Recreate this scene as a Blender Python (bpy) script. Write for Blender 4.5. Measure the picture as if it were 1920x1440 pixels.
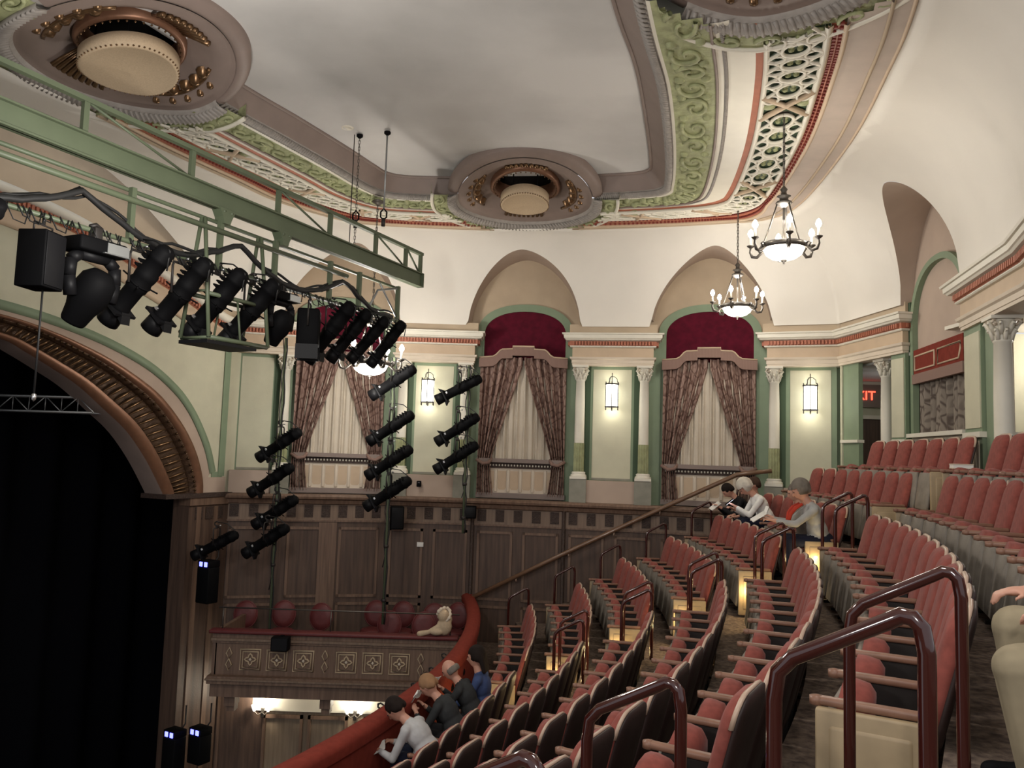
import bpy, bmesh, math, random
from math import sin, cos, pi, radians as rad, sqrt, atan2, exp
from mathutils import Vector as V, Matrix as Mx
random.seed(7)
for o in list(bpy.data.objects): bpy.data.objects.remove(o)
SC = bpy.context.scene
COL = SC.collection

# ---------------------------------------------------------------- camera, world, exposure, added fill light
cam = bpy.data.cameras.new('camera'); cam.sensor_width = 36; cam.lens = 28.07; cam.clip_end = 200; cam.clip_start = .05
co = bpy.data.objects.new('camera', cam); COL.objects.link(co); SC.camera = co
pt = math.atan(130/1497.); ra = math.atan(.032)
_f = V((0, cos(pt), sin(pt))); _r = V((1, 0, 0)); _u = _r.cross(_f)
_cr = _r*cos(ra)+_u*sin(ra); _cu = -_r*sin(ra)+_u*cos(ra)
co.matrix_world = Mx(((_cr.x, _cu.x, -_f.x, 0), (_cr.y, _cu.y, -_f.y, 0), (_cr.z, _cu.z, -_f.z, 0), (0, 0, 0, 1)))
SC.view_settings.view_transform = 'Standard'; SC.view_settings.look = 'None'
SC.view_settings.gamma = 1; SC.view_settings.use_curve_mapping = False
SC.view_settings.exposure = 1.04
W = bpy.data.worlds.new('world'); SC.world = W; W.use_nodes = True
W.node_tree.nodes['Background'].inputs[0].default_value = (.93, .95, 1, 1)
W.node_tree.nodes['Background'].inputs[1].default_value = .38

def lamp(name, loc, power, radius=.12, color=(1, .955, .90), kind='POINT', parent=None):
    l = bpy.data.lights.new(name, kind); l.energy = power; l.color = color
    if kind == 'POINT' or kind == 'SPOT': l.shadow_soft_size = radius
    o = bpy.data.objects.new(name, l); COL.objects.link(o); o.location = loc
    if parent: o.parent = parent
    return o
# fill lamps added to brighten the house; no fitting belongs to them
for p, e in (((1.0, 2.8, 2.1), 70), ((0.4, -1.6, 2.3), 170), ((-2.6, 6.6, 1.9), 190), ((-3.9, -.4, 1.6), 170)):
    lamp('house_fill_light', p, e*.8, .3)

# ---------------------------------------------------------------- helpers
def srgb(r, g, b, k=1.0):
    f = lambda c: (c/255/12.92 if c/255 <= .04045 else ((c/255+.055)/1.055)**2.4)*k
    return (min(f(r), .95), min(f(g), .95), min(f(b), .95), 1)

MATS = {}
def mat(name, c=(.5, .5, .5, 1), rough=.6, metal=0, spec=.4, noise=0, nscale=4, c2=None, bump=0, bscale=40, emit=None, estr=0, coat=0, kind='noise', sheen=0):
    if name in MATS: return MATS[name]
    m = bpy.data.materials.new(name); m.use_nodes = True; MATS[name] = m
    nt = m.node_tree; b = nt.nodes['Principled BSDF']
    b.inputs['Base Color'].default_value = c; b.inputs['Roughness'].default_value = rough
    b.inputs['Metallic'].default_value = metal; b.inputs['Specular IOR Level'].default_value = spec
    b.inputs['Coat Weight'].default_value = coat; b.inputs['Sheen Weight'].default_value = sheen
    tc = nt.nodes.new('ShaderNodeTexCoord')
    if noise or c2:
        if kind == 'noise':
            n = nt.nodes.new('ShaderNodeTexNoise'); n.inputs['Scale'].default_value = nscale; n.inputs['Detail'].default_value = 6
            out = n.outputs['Fac']
        elif kind == 'wood':
            n = nt.nodes.new('ShaderNodeTexNoise'); n.inputs['Scale'].default_value = nscale; n.inputs['Detail'].default_value = 5
            mp = nt.nodes.new('ShaderNodeMapping'); mp.inputs['Scale'].default_value = (9, 9, .5)
            nt.links.new(tc.outputs['Object'], mp.inputs[0]); nt.links.new(mp.outputs[0], n.inputs['Vector'])
            out = n.outputs['Fac']
        elif kind == 'voronoi':
            n = nt.nodes.new('ShaderNodeTexVoronoi'); n.inputs['Scale'].default_value = nscale
            out = n.outputs['Distance']
        elif kind == 'fringe':
            n = nt.nodes.new('ShaderNodeTexWave'); n.inputs['Scale'].default_value = nscale; n.inputs['Distortion'].default_value = 1.5
            out = n.outputs['Fac']
        if kind in ('noise', 'voronoi', 'fringe'): nt.links.new(tc.outputs['Object'], n.inputs['Vector'])
        r = nt.nodes.new('ShaderNodeValToRGB')
        d = c2 or tuple(x*(1-noise) for x in c[:3])+(1,)
        r.color_ramp.elements[0].position = .32; r.color_ramp.elements[1].position = .68
        r.color_ramp.elements[0].color = d; r.color_ramp.elements[1].color = c
        nt.links.new(out, r.inputs[0]); nt.links.new(r.outputs[0], b.inputs['Base Color'])
    if bump:
        n2 = nt.nodes.new('ShaderNodeTexNoise'); n2.inputs['Scale'].default_value = bscale; n2.inputs['Detail'].default_value = 4
        nt.links.new(tc.outputs['Object'], n2.inputs['Vector'])
        bp = nt.nodes.new('ShaderNodeBump'); bp.inputs['Strength'].default_value = bump; bp.inputs['Distance'].default_value = .02
        nt.links.new(n2.outputs['Fac'], bp.inputs['Height']); nt.links.new(bp.outputs[0], b.inputs['Normal'])
    if emit:
        b.inputs['Emission Color'].default_value = emit; b.inputs['Emission Strength'].default_value = estr
    return m

def damask(name, c, c2, scale, bump=.3):
    # brocade: two crossed wave bands give a repeating ogee-like figure
    m = bpy.data.materials.new(name); m.use_nodes = True; MATS[name] = m
    nt = m.node_tree; b = nt.nodes['Principled BSDF']; b.inputs['Roughness'].default_value = .75; b.inputs['Specular IOR Level'].default_value = .25
    tc = nt.nodes.new('ShaderNodeTexCoord'); mp = nt.nodes.new('ShaderNodeMapping'); mp.inputs['Scale'].default_value = (scale*1.2, 0.2, scale*.62)
    nt.links.new(tc.outputs['Object'], mp.inputs[0])
    n = nt.nodes.new('ShaderNodeTexNoise'); n.inputs['Scale'].default_value = .55; n.inputs['Detail'].default_value = 1
    nt.links.new(mp.outputs[0], n.inputs['Vector'])
    mx = nt.nodes.new('ShaderNodeMix'); mx.data_type = 'VECTOR'; mx.inputs[0].default_value = .55
    nt.links.new(mp.outputs[0], mx.inputs[4]); nt.links.new(n.outputs['Color'], mx.inputs[5])
    v = nt.nodes.new('ShaderNodeTexVoronoi'); v.feature = 'DISTANCE_TO_EDGE'; v.inputs['Scale'].default_value = 1.6
    nt.links.new(mx.outputs[1], v.inputs['Vector'])
    r = nt.nodes.new('ShaderNodeValToRGB'); e = r.color_ramp.elements
    e[0].position = .03; e[0].color = c2; e[1].position = .12; e[1].color = c
    x = r.color_ramp.elements.new(.30); x.color = c
    x = r.color_ramp.elements.new(.40); x.color = tuple((p*.45+q*.55) for p, q in zip(c, c2))
    nt.links.new(v.outputs['Distance'], r.inputs[0]); nt.links.new(r.outputs[0], b.inputs['Base Color'])
    bp = nt.nodes.new('ShaderNodeBump'); bp.inputs['Strength'].default_value = bump; bp.inputs['Distance'].default_value = .02
    nt.links.new(v.outputs['Distance'], bp.inputs['Height']); nt.links.new(bp.outputs[0], b.inputs['Normal'])
    return m

class MB:
    """collects geometry for ONE mesh object; each face keeps its material"""
    def __init__(s): s.v = []; s.f = []; s.mi = []; s.ms = []; s.sm = []
    def add(s, vs, fs, m, smooth=False, M=None):
        b = len(s.v)
        if M is not None: vs = [M @ V(p) for p in vs]
        s.v += [tuple(p) for p in vs]
        if m not in s.ms: s.ms.append(m)
        k = s.ms.index(m)
        for q in fs: s.f.append(tuple(b+i for i in q)); s.mi.append(k); s.sm.append(smooth)
        return s
    def box(s, x0, x1, y0, y1, z0, z1, m, M=None):
        vs = [(x, y, z) for z in (z0, z1) for y in (y0, y1) for x in (x0, x1)]
        return s.add(vs, [(0, 2, 3, 1), (4, 5, 7, 6), (0, 1, 5, 4), (2, 6, 7, 3), (0, 4, 6, 2), (1, 3, 7, 5)], m, False, M)
    def rbox(s, x0, x1, y0, y1, z0, z1, m, r=.01, seg=2, M=None):
        bm = bmesh.new(); bmesh.ops.create_cube(bm, size=1)
        for q in bm.verts:
            q.co = V(((x0+x1)/2+q.co.x*(x1-x0), (y0+y1)/2+q.co.y*(y1-y0), (z0+z1)/2+q.co.z*(z1-z0)))
        bmesh.ops.bevel(bm, geom=bm.edges[:], offset=r, segments=seg, affect='EDGES', profile=.5)
        bm.verts.index_update()
        s.add([q.co.copy() for q in bm.verts], [[q.index for q in f.verts] for f in bm.faces], m, seg > 1, M); bm.free(); return s
    def tube(s, pts, r, m, n=8, closed=False, M=None, caps=True, smooth=True):
        P = [V(p) for p in pts]; k = len(P)
        if k < 2: return s
        rs = r if isinstance(r, (list, tuple)) else [r]*k
        T = []
        for i in range(k):
            a = P[(i-1) % k] if (closed or i > 0) else P[i]; c = P[(i+1) % k] if (closed or i < k-1) else P[i]
            t = c-a; T.append(t.normalized() if t.length > 1e-9 else V((0, 0, 1)))
        up = V((0, 0, 1)) if abs(T[0].z) < .9 else V((1, 0, 0))
        N = (up-T[0]*up.dot(T[0])).normalized(); vs = []
        for i in range(k):
            N = N-T[i]*N.dot(T[i])
            N = N.normalized() if N.length > 1e-6 else T[i].orthogonal().normalized()
            B = T[i].cross(N)
            for j in range(n):
                a = 2*pi*j/n; vs.append(P[i]+(N*cos(a)+B*sin(a))*rs[i])
        fs = []
        for i in range(k if closed else k-1):
            for j in range(n):
                a = i*n+j; b = i*n+(j+1) % n; c = ((i+1) % k)*n+(j+1) % n; d = ((i+1) % k)*n+j
                fs.append((a, b, c, d))
        if caps and not closed: fs.append(tuple(range(n-1, -1, -1))); fs.append(tuple((k-1)*n+j for j in range(n)))
        return s.add(vs, fs, m, smooth, M)
    def lathe(s, prof, m, n=24, M=None, smooth=True, a0=0, a1=2*pi):
        full = abs(a1-a0-2*pi) < 1e-6; na = n if full else n+1
        vs = []
        for r, z in prof:
            for j in range(na):
                a = a0+(a1-a0)*j/n; vs.append((r*cos(a), r*sin(a), z))
        fs = []
        for i in range(len(prof)-1):
            for j in range(n):
                b = (j+1) % na
                fs.append((i*na+j, i*na+b, (i+1)*na+b, (i+1)*na+j))
        return s.add(vs, fs, m, smooth, M)
    def loft(s, rings, m, closed=True, smooth=True, caps=False, M=None):
        k = len(rings[0]); vs = [p for r in rings for p in r]; fs = []
        for i in range(len(rings)-1):
            for j in range(k if closed else k-1):
                b = (j+1) % k
                fs.append((i*k+j, i*k+b, (i+1)*k+b, (i+1)*k+j))
        if caps: fs.append(tuple(range(k-1, -1, -1))); fs.append(tuple((len(rings)-1)*k+j for j in range(k)))
        return s.add(vs, fs, m, smooth, M)
    def prism(s, out, y0, y1, m, M=None, smooth=False):
        """outline in x,z pushed from y0 to y1"""
        k = len(out); vs = [(x, y0, z) for x, z in out]+[(x, y1, z) for x, z in out]
        fs = [tuple(range(k)), tuple(range(2*k-1, k-1, -1))]+[(j, j+k, (j+1) % k+k, (j+1) % k) for j in range(k)]
        return s.add(vs, fs, m, smooth, M)
    def pad(s, out, levels, m, M=None, c=None):
        """cushion: outline (x,z) repeated at levels (scale, y) about its centre, capped"""
        cx = sum(p[0] for p in out)/len(out); cz = sum(p[1] for p in out)/len(out)
        if c: cx, cz = c
        rings = [[(cx+(x-cx)*k, y, cz+(z-cz)*k) for x, z in out] for k, y in levels]
        return s.loft(rings, m, True, True, True, M)
    def mould(s, path, prof, m, z=0, closed=False, caps=True, smooth=False, M=None):
        """profile (d, z) carried along a plan path; d grows to the right of travel"""
        P = [V((p[0], p[1])) for p in path]; k = len(P); rings = []
        for i in range(k):
            a = P[i]-P[i-1] if (i > 0 or closed) else P[1]-P[0]
            b = P[(i+1) % k]-P[i] if (i < k-1 or closed) else P[-1]-P[-2]
            a = a.normalized(); b = b.normalized(); na = V((a.y, -a.x)); nb = V((b.y, -b.x))
            h = (na+nb); h = h.normalized() if h.length > 1e-6 else na
            sc = 1/max(.35, h.dot(na))
            rings.append([(P[i].x+h.x*d*sc, P[i].y+h.y*d*sc, z+q) for d, q in prof])
        if closed: rings.append(rings[0])
        return s.loft(rings, m, True, smooth, caps and not closed, M)
    def mesh(s, name):
        me = bpy.data.meshes.new(name); me.from_pydata(s.v, [], s.f)
        for q in s.ms: me.materials.append(q)
        me.polygons.foreach_set('material_index', s.mi); me.polygons.foreach_set('use_smooth', s.sm)
        me.update(); return me
    def build(s, name, parent=None, M=None):
        me = s.mesh(name)
        bm = bmesh.new(); bm.from_mesh(me); bmesh.ops.recalc_face_normals(bm, faces=bm.faces); bm.to_mesh(me); bm.free()
        return link(name, me, parent, M)

def link(name, me, parent=None, M=None):
    o = bpy.data.objects.new(name, me); COL.objects.link(o)
    if parent: o.parent = parent
    if M is not None: o.matrix_local = M
    return o
def tag(o, label=None, cat=None, group=None, kind=None):
    if label: o['label'] = label
    if cat: o['category'] = cat
    if group: o['group'] = group
    if kind: o['kind'] = kind
    return o
def empty(name, loc=(0, 0, 0), rz=0, M=None):
    o = bpy.data.objects.new(name, None); COL.objects.link(o); o.empty_display_size = .1
    if M is not None: o.matrix_world = M
    else: o.location = loc; o.rotation_euler = (0, 0, rz)
    return o
def struct(o): o['kind'] = 'structure'; return o
def copy_tree(o, parent=None):
    c = o.copy(); COL.objects.link(c)
    if parent: c.parent = parent
    for ch in list(o.children): copy_tree(ch, c)
    return c
def frame(p, q, z=0):
    """local frame on a wall chord p->q: x along it, y away from the room, z up"""
    a = V((q[0]-p[0], q[1]-p[1], 0)); L = a.length; a.normalize(); b = V((-a.y, a.x, 0))
    mid = V(((p[0]+q[0])/2, (p[1]+q[1])/2, z))
    return Mx(((a.x, b.x, 0, mid.x), (a.y, b.y, 0, mid.y), (0, 0, 1, z), (0, 0, 0, 1))), L
def place(x, y, z, rz=0, s=1): return Mx.Translation((x, y, z)) @ Mx.Rotation(rz, 4, 'Z') @ Mx.Scale(s, 4)
def lerp(a, b, t): return a+(b-a)*t
def interp(xs, ys, x):
    if x <= xs[0]: return ys[0]
    for i in range(len(xs)-1):
        if x <= xs[i+1]: return lerp(ys[i], ys[i+1], (x-xs[i])/(xs[i+1]-xs[i]))
    return ys[-1]
def crom(P, n):
    """Catmull-Rom through P, n samples"""
    P = [V(p) for p in P]; k = len(P); out = []
    for i in range(n):
        t = i/(n-1)*(k-1); j = min(int(t), k-2); u = t-j
        a = P[max(j-1, 0)]; b = P[j]; c = P[j+1]; d = P[min(j+2, k-1)]
        out.append(.5*((2*b)+(c-a)*u+(2*a-5*b+4*c-d)*u*u+(3*b-a-3*c+d)*u**3))
    return out
ORD = ['zeroth', 'first', 'second', 'third', 'fourth', 'fifth', 'sixth', 'seventh', 'eighth', 'ninth', 'tenth', 'eleventh', 'twelfth', 'thirteenth', 'fourteenth', 'fifteenth', 'sixteenth', 'seventeenth', 'eighteenth']

# ---------------------------------------------------------------- materials
M_cove = mat('cream_plaster', (.72, .68, .61, 1), .75, noise=.06, nscale=1.2, bump=.05)
M_field = mat('grey_ceiling_plaster', (.60, .585, .56, 1), .8, noise=.32, nscale=.45, bump=.05)
M_tan = mat('tan_plaster', (.46, .36, .25, 1), .75, noise=.12, nscale=2, bump=.06)
M_tan2 = mat('mauve_tan_plaster', (.44, .34, .27, 1), .75, noise=.1, nscale=2)
M_wall = mat('pale_yellow_plaster', (.54, .52, .385, 1), .7, noise=.1, nscale=3, bump=.06)
M_green = mat('sage_green_paint', (.20, .26, .165, 1), .6, noise=.1, nscale=3)
M_dgreen = mat('deep_green_and_shade', (.045, .075, .04, 1), .7)
M_lime = mat('olive_green_relief', (.36, .38, .20, 1), .6, noise=.35, nscale=7, bump=.8, bscale=16)
M_white = mat('ivory_paint', (.68, .64, .54, 1), .5, noise=.06, nscale=4)
M_cream = mat('warm_cream_paint', (.62, .53, .42, 1), .6, noise=.08, nscale=5)
M_pink = mat('terracotta_paint', (.40, .14, .08, 1), .6, noise=.15, nscale=8)
M_fascia = mat('mauve_fascia_paint', (.46, .38, .32, 1), .6, noise=.1, nscale=4)
M_rose = mat('rose_tan_paint', (.53, .40, .275, 1), .6, noise=.1, nscale=4)
M_mauve = mat('mauve_brown_paint', (.23, .175, .15, 1), .55, noise=.12, nscale=3)
M_rope = mat('grey_stone_paint', (.33, .30, .27, 1), .6, noise=.2, nscale=12)
M_grey = mat('grey_green_marbling', (.25, .24, .19, 1), .6, noise=.2, nscale=6)
M_gold = mat('old_gold', (.19, .11, .055, 1), .3, metal=.7, noise=.3, nscale=10)
M_goldd = mat('dark_gilt', (.10, .055, .03, 1), .5, metal=.4, noise=.4, nscale=9, bump=.5, bscale=30)
M_copper = mat('tarnished_copper', (.22, .11, .065, 1), .42, metal=.5, noise=.2, nscale=9)
M_disc = mat('beige_grille_cloth', (.50, .38, .25, 1), .7, noise=.15, nscale=60)
M_wood = mat('dark_oak_panelling', (.105, .064, .044, 1), .55, c2=(.058, .035, .026, 1), nscale=2, kind='wood', bump=.08)
M_woodm = mat('brown_oak_trim', (.19, .118, .08, 1), .5, c2=(.11, .066, .045, 1), nscale=2.5, kind='wood')
M_stile = mat('light_oak_stile', (.215, .145, .10, 1), .5, c2=(.15, .10, .07, 1), nscale=3, kind='wood')
M_wine = mat('dark_wine_and_shade', (.12, .022, .022, 1), .5, noise=.2, nscale=10)  # red of the box chairs, darkened in the colour for their dim light
M_woodp = mat('carved_oak', (.060, .036, .027, 1), .6, noise=.5, nscale=30, bump=.8, bscale=50)
M_rail = mat('varnished_oak_rail', (.17, .092, .052, 1), .35, noise=.2, nscale=8, coat=.3)
M_arm = mat('worn_beech_armrest', (.25, .130, .085, 1), .42, noise=.25, nscale=9)
M_shell = mat('dark_walnut_shell', (.028, .015, .013, 1), .5, noise=.25, nscale=6, spec=.3)
M_edge = mat('pale_wood_edge', (.50, .36, .27, 1), .35, noise=.1)
M_plush = mat('dusty_red_plush', (.27, .074, .058, 1), .9, noise=.25, nscale=22, sheen=.08, spec=.12)
M_pan = mat('grey_seat_pan', (.235, .205, .17, 1), .6, noise=.25, nscale=7)
M_iron = mat('cast_iron', (.03, .026, .024, 1), .5, metal=.4)
M_endp = mat('cream_end_panel', (.36, .27, .16, 1), .5, noise=.15, nscale=10)
M_carpet = mat('patterned_carpet', (.20, .15, .115, 1), .95, c2=(.075, .055, .048, 1), nscale=22, bump=.3, bscale=80, spec=.1)
M_maroon = mat('glossy_oxblood_paint', (.040, .008, .006, 1), .14, spec=.5, coat=.5)
M_velvet = mat('red_rail_velvet', (.20, .036, .024, 1), .9, noise=.2, nscale=14, spec=.1)
M_fabric = mat('crimson_fabric', (.095, .004, .016, 1), .9, noise=.35, nscale=9, sheen=.2, spec=.15)
M_black = mat('black_steel', (.0035, .0035, .004, 1), .65, spec=.07)
M_blackg = mat('satin_black_metal', (.007, .007, .008, 1), .5, spec=.15)
M_drape = mat('black_stage_drape', (.0022, .0023, .0035, 1), .95, spec=.05)
M_steel = mat('bare_steel', (.55, .55, .55, 1), .3, metal=.9)
M_alu = mat('dull_aluminium', (.30, .31, .31, 1), .4, metal=.7)
M_ggreen = mat('sage_enamel_steel', (.095, .118, .07, 1), .5, noise=.12, nscale=3)
M_cable = mat('black_cable', (.012, .012, .012, 1), .6)
M_bronze = mat('antique_bronze', (.13, .115, .10, 1), .4, metal=.7, noise=.2)
M_bulb = mat('lit_bulb', (1, 1, 1, 1), .3, emit=(1, .93, .80, 1), estr=34)
M_bowl = mat('lit_alabaster', (1, .97, .9, 1), .4, emit=(1, .91, .74, 1), estr=5.0)
M_lglass = mat('lit_lantern_glass', (1, 1, 1, 1), .4, emit=(1, .97, .88, 1), estr=2.2)
M_lens = mat('lit_lens', (1, 1, 1, 1), .2, emit=(1, .96, .9, 1), estr=30)
M_glass = mat('dark_lens', (.02, .022, .03, 1), .08, spec=.8)
M_aisle = mat('lit_aisle_lamp', (1, .9, .7, 1), .3, emit=(1, .82, .50, 1), estr=14)
M_blue = mat('lit_blue_led', (.2, .25, 1, 1), .3, emit=(.10, .11, 1, 1), estr=3)
M_exit = mat('lit_red_letters', (1, .1, .05, 1), .4, emit=(1, .06, .03, 1), estr=2.2)
M_paper = mat('white_paper', (.72, .70, .66, 1), .7)
M_sheer = mat('ivory_sheer', (.60, .53, .43, 1), .85, noise=.1, nscale=3)
M_valance = mat('rose_fringe', (.27, .175, .14, 1), .85, c2=(.17, .10, .08, 1), nscale=26, kind='fringe')
M_drapery = damask('rose_brocade', (.32, .215, .175, 1), (.16, .092, .072, 1), 12)
M_brown = damask('brown_brocade', (.22, .185, .15, 1), (.09, .068, .055, 1), 10)
M_skin = mat('fair_skin', (.52, .27, .19, 1), .5, noise=.08, nscale=20)
LAMPS = 1.1
# ---------------------------------------------------------------- plan of the house
CX, CY = -15.5, 13.5                      # centre of the seating arcs
A, B, C_, D, E_, F_, G, H, I_, J, K, L_ = ((-5.38, 15.3), (-4.35, 15.6), (-2.45, 16.05), (-.7, 16.05), (1.1, 15.85), (2.85, 15.55), (4.72, 15.05), (5.98, 14.55), (6.2, 12.6), (5.88, 10.40), (5.37, 8.27), (4.3, 5.6))
FZ = [0, -3.71, -3.29, -2.87, -2.45, -2.03, -1.61, -1.13, -.66]       # tier floor heights, rows 1-8
def RK(k): return 17.07+.83*(k-3)         # radius of the armrest fronts of row k
def pol(R, a, z=0): return V((CX+R*cos(rad(a)), CY+R*sin(rad(a)), z))
NEAR, FAR = .86, 1

# ---------------------------------------------------------------- floors
mb = MB(); AN = [-75+i*1.0 for i in range(88)]
def tier(r0, r1, z, zlow, m, a=AN):
    mb.loft([[pol(r0, q, zlow) for q in a], [pol(r0, q, z) for q in a], [pol(r1, q, z) for q in a]], m, False, False)
for k in range(1, 9):
    r0 = RK(k)-.33 if k > 1 else 14.98
    r1 = RK(k+1)-.33 if k < 8 else 26.5
    tier(r0, r1, FZ[k], FZ[k-1] if k > 1 else -4.3, M_carpet)
    # half steps in the two aisles
for k in range(2, 9):
    for a0, a1 in ((-11.35, -8.75), (-36.6, -32.2)):
        zz = (FZ[k]+FZ[k-1])/2; r0 = RK(k)-.62; r1 = RK(k)-.331; q = [a0+(a1-a0)*i/4 for i in range(5)]
        mb.loft([[pol(r0, x, FZ[k-1]-.02) for x in q], [pol(r0, x, zz) for x in q], [pol(r1, x, zz) for x in q]], M_carpet, False, False)
struct(mb.build('floor'))
mb = MB(); mb.box(-14, 8, -8, 17.5, -8.6, -8.5, M_carpet); struct(mb.build('floor'))

# ---------------------------------------------------------------- lower panelled wall and dado
mb = MB()
low = [A, B, C_, D, E_, F_, G, H, I_, J, K, L_]
mb.mould(low, [(-.05, -8.5), (-.05, -.93), (-.5, -.93), (-.5, -8.5)], M_wood)
chords = [(A, B), (B, C_), (C_, D), (D, E_), (E_, F_), (F_, G), (G, H)]
for p, q in chords:
    M, L = frame(p, q); n = max(1, int(L/.31)); w = L/n
    for i in range(n):                     # row of carved squares under the dado
        x = -L/2+w*(i+.5)
        mb.box(x-.085, x+.085, .02, .06, -1.36, -1.13, M_woodp, M)
    mb.box(-L/2, L/2, .035, .06, -1.42, -1.08, M_stile, M)
    mb.box(-L/2, L/2, .02, .07, -1.45, -1.415, M_woodm, M)
    for zt, zb, f in ((-1.55, -2.9, .5), (-3.0, -6.5, .5)):
        nn = 2 if L > 1.3 else 1
        for i in range(nn):
            x0 = -L/2+L*i/nn+.1; x1 = -L/2+L*(i+1)/nn-.1
            for a, b, c, d in ((x0, x1, zt-.05, zt), (x0, x1, zb, zb+.05), (x0, x0+.05, zb, zt), (x1-.05, x1, zb, zt)):
                mb.box(a, b, .025, .06, c, d, M_woodm, M)
M, L = frame(B, C_); mb.box(-.28, .06, .0, .1, -8, -1.46, M_woodm, M)
for p in (D, E_): mb.tube([(p[0], p[1]-.0, -.95), (p[0], p[1]-.0, -8)], .035, M_woodp, 6)
struct(mb.build('wall_lower'))
mb = MB()
mb.mould(low, [(.0, -.91), (.10, -.92), (.13, -.96), (.12, -1.0), (.05, -1.03), (.03, -1.10), (.0, -1.11), (-.04, -1.12), (-.04, -.91)], M_woodm)
struct(mb.build('trim_dado'))

# ---------------------------------------------------------------- piers: panel, plinths, entablature
def entab(mb, path, dent=True, k=1):
    mb.mould(path, [(0, 1.79), (0, 1.83), (.012, 1.835), (.012, 1.90), (.04, 1.92), (.05, 1.955), (.0, 1.96), (-.3, 1.96), (-.3, 1.79)], M_cream)
    mb.mould(path, [(0, 1.96), (0, 2.145), (-.3, 2.145), (-.3, 1.96)], M_rose)
    mb.mould(path, [(0, 2.145), (.035, 2.15), (.05, 2.165), (.05, 2.18), (-.3, 2.18), (-.3, 2.145)], M_white)
    mb.mould(path, [(.055, 2.18), (.055, 2.27), (-.3, 2.27), (-.3, 2.18)], M_pink)
    mb.mould(path, [(.055, 2.27), (.12, 2.285), (.14, 2.31), (.16, 2.32), (.165, 2.385), (.19, 2.39), (.2, 2.42), (-.45, 2.42), (-.3, 2.27)], M_white)
    for i in range(len(path)-1):
        M, L = frame(path[i], path[i+1]); n = int(L/.058)
        for j in range(n):
            x = -L/2+L*(j+.5)/n
            mb.box(x-.017, x+.017, -.095, -.05, 2.19, 2.262, M_pink, M)

def pier(name, p, q, x0, x1, hw, cols, xc=0, lbl=None):
    M, L = frame(p, q); mb = MB()
    # recessed cream panel with green border, niche shade by the columns painted as dark green strips, outer green strips
    mb.box(-L/2-.06, L/2+.06, .30, .9, -.95, 2.42, M_green, M)
    mb.box(x0-.10, x1+.10, .20, .3, -.50, 1.8, M_green, M)
    mb.box(x0, x1, .192, .2, -.43, 1.73, M_wall, M)
    mb.box(x0, x1, .185, .2, -.47, -.43, M_grey, M)
    for c in cols:
        e = -1 if c > (x0+x1)/2 else 1
        mb.box(min(c+e*.10, c+e*.20), max(c+e*.10, c+e*.20), .185, .31, -.5, 1.8, M_dgreen, M)
        mb.box(c-.165, c+.165, -.05, .31, -.95, -.47, M_grey, M)
    mb.box(x0-.11, x1+.11, .0, .31, -.95, -.48, M_tan2, M)
    mb.box(-L/2+.02, L/2-.02, .05, .4, 2.42, 2.62, M_tan, M)
    struct(mb.build(name))
    return M

def column(M, x, y, z0, z1, lbl, s=1.0):
    """Corinthian column: square base, half fluted shaft, leafy capital"""
    MM = M @ Mx.Translation((x, y, 0))
    t = empty('column', M=MM @ Mx.Translation((0, 0, z0))); b = V((0, 0, 0)); Z = Mx.Translation((0, 0, -z0))
    h = z1-z0
    o = MB(); o.box(-.16*s, .16*s, -.16*s, .16*s, 0, .05, M_white)
    o.lathe([(.155*s, .05), (.16*s, .075), (.135*s, .095), (.13*s, .105), (.14*s, .125), (.115*s, .145)], M_white, 20)
    o.build('base', t)
    zc = h-.28; zf = zc*.36
    o = MB(); o.lathe([(.098*s, zf), (.096*s, lerp(zf, zc, .6)), (.086*s, zc-.03), (.095*s, zc-.025), (.095*s, zc)], M_white, 22)
    sh = o.build('shaft', t)
    o = MB(); R = []
    for zz in (.145, zf):
        ring = []
        for j in range(48):
            a = 2*pi*j/48; r = (.104 if j % 4 in (0, 1) else .088)*s
            ring.append((r*cos(a), r*sin(a), zz))
        R.append(ring)
    o.loft(R, M_lime, True, False, True); o.build('fluted_shaft', t)
    o = MB(); o.lathe([(.085*s, zc), (.09*s, zc+.1), (.13*s, zc+.2), (.145*s, zc+.235)], M_white, 16)
    o.box(-.155*s, .155*s, -.155*s, .155*s, zc+.24, h, M_white)
    for row, (zb, zt, rr) in enumerate(((zc, zc+.12, .105), (zc+.07, zc+.20, .135))):
        for j in range(8):
            a = 2*pi*(j+.5*row)/8
            o.tube([(r*s*cos(a), r*s*sin(a), z) for r, z in ((.088, zb), (rr, lerp(zb, zt, .7)), (rr+.03, zt), (rr+.045, zt-.02))], [.022*s, .026*s, .02*s, .008*s], M_white, 6)
    for j in range(4):
        a = pi/4+j*pi/2
        sp = [(.13*s+.045*s*cos(q)*(1-q/9), 0, zc+.195+.045*sin(q)*(1-q/9)) for q in [i*.6 for i in range(11)]]
        o.tube([((r+.02)*cos(a), (r+.02)*sin(a), z) for r, _, z in sp], .014*s, M_cream, 5)
    o.build('capital', t)
    return tag(t, lbl, 'column', 'corinthian columns')

M0 = pier('wall_far', A, B, -.38, .22, .7, (.45,))
M1 = pier('wall_far', C_, D, -.38, .38, .7, (-.63, .63))
M2 = pier('wall_far', E_, F_, -.38, .38, .7, (-.63, .63))
M3 = pier('wall_far', G, H, -.17, .55, .7, (-.45,))
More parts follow.
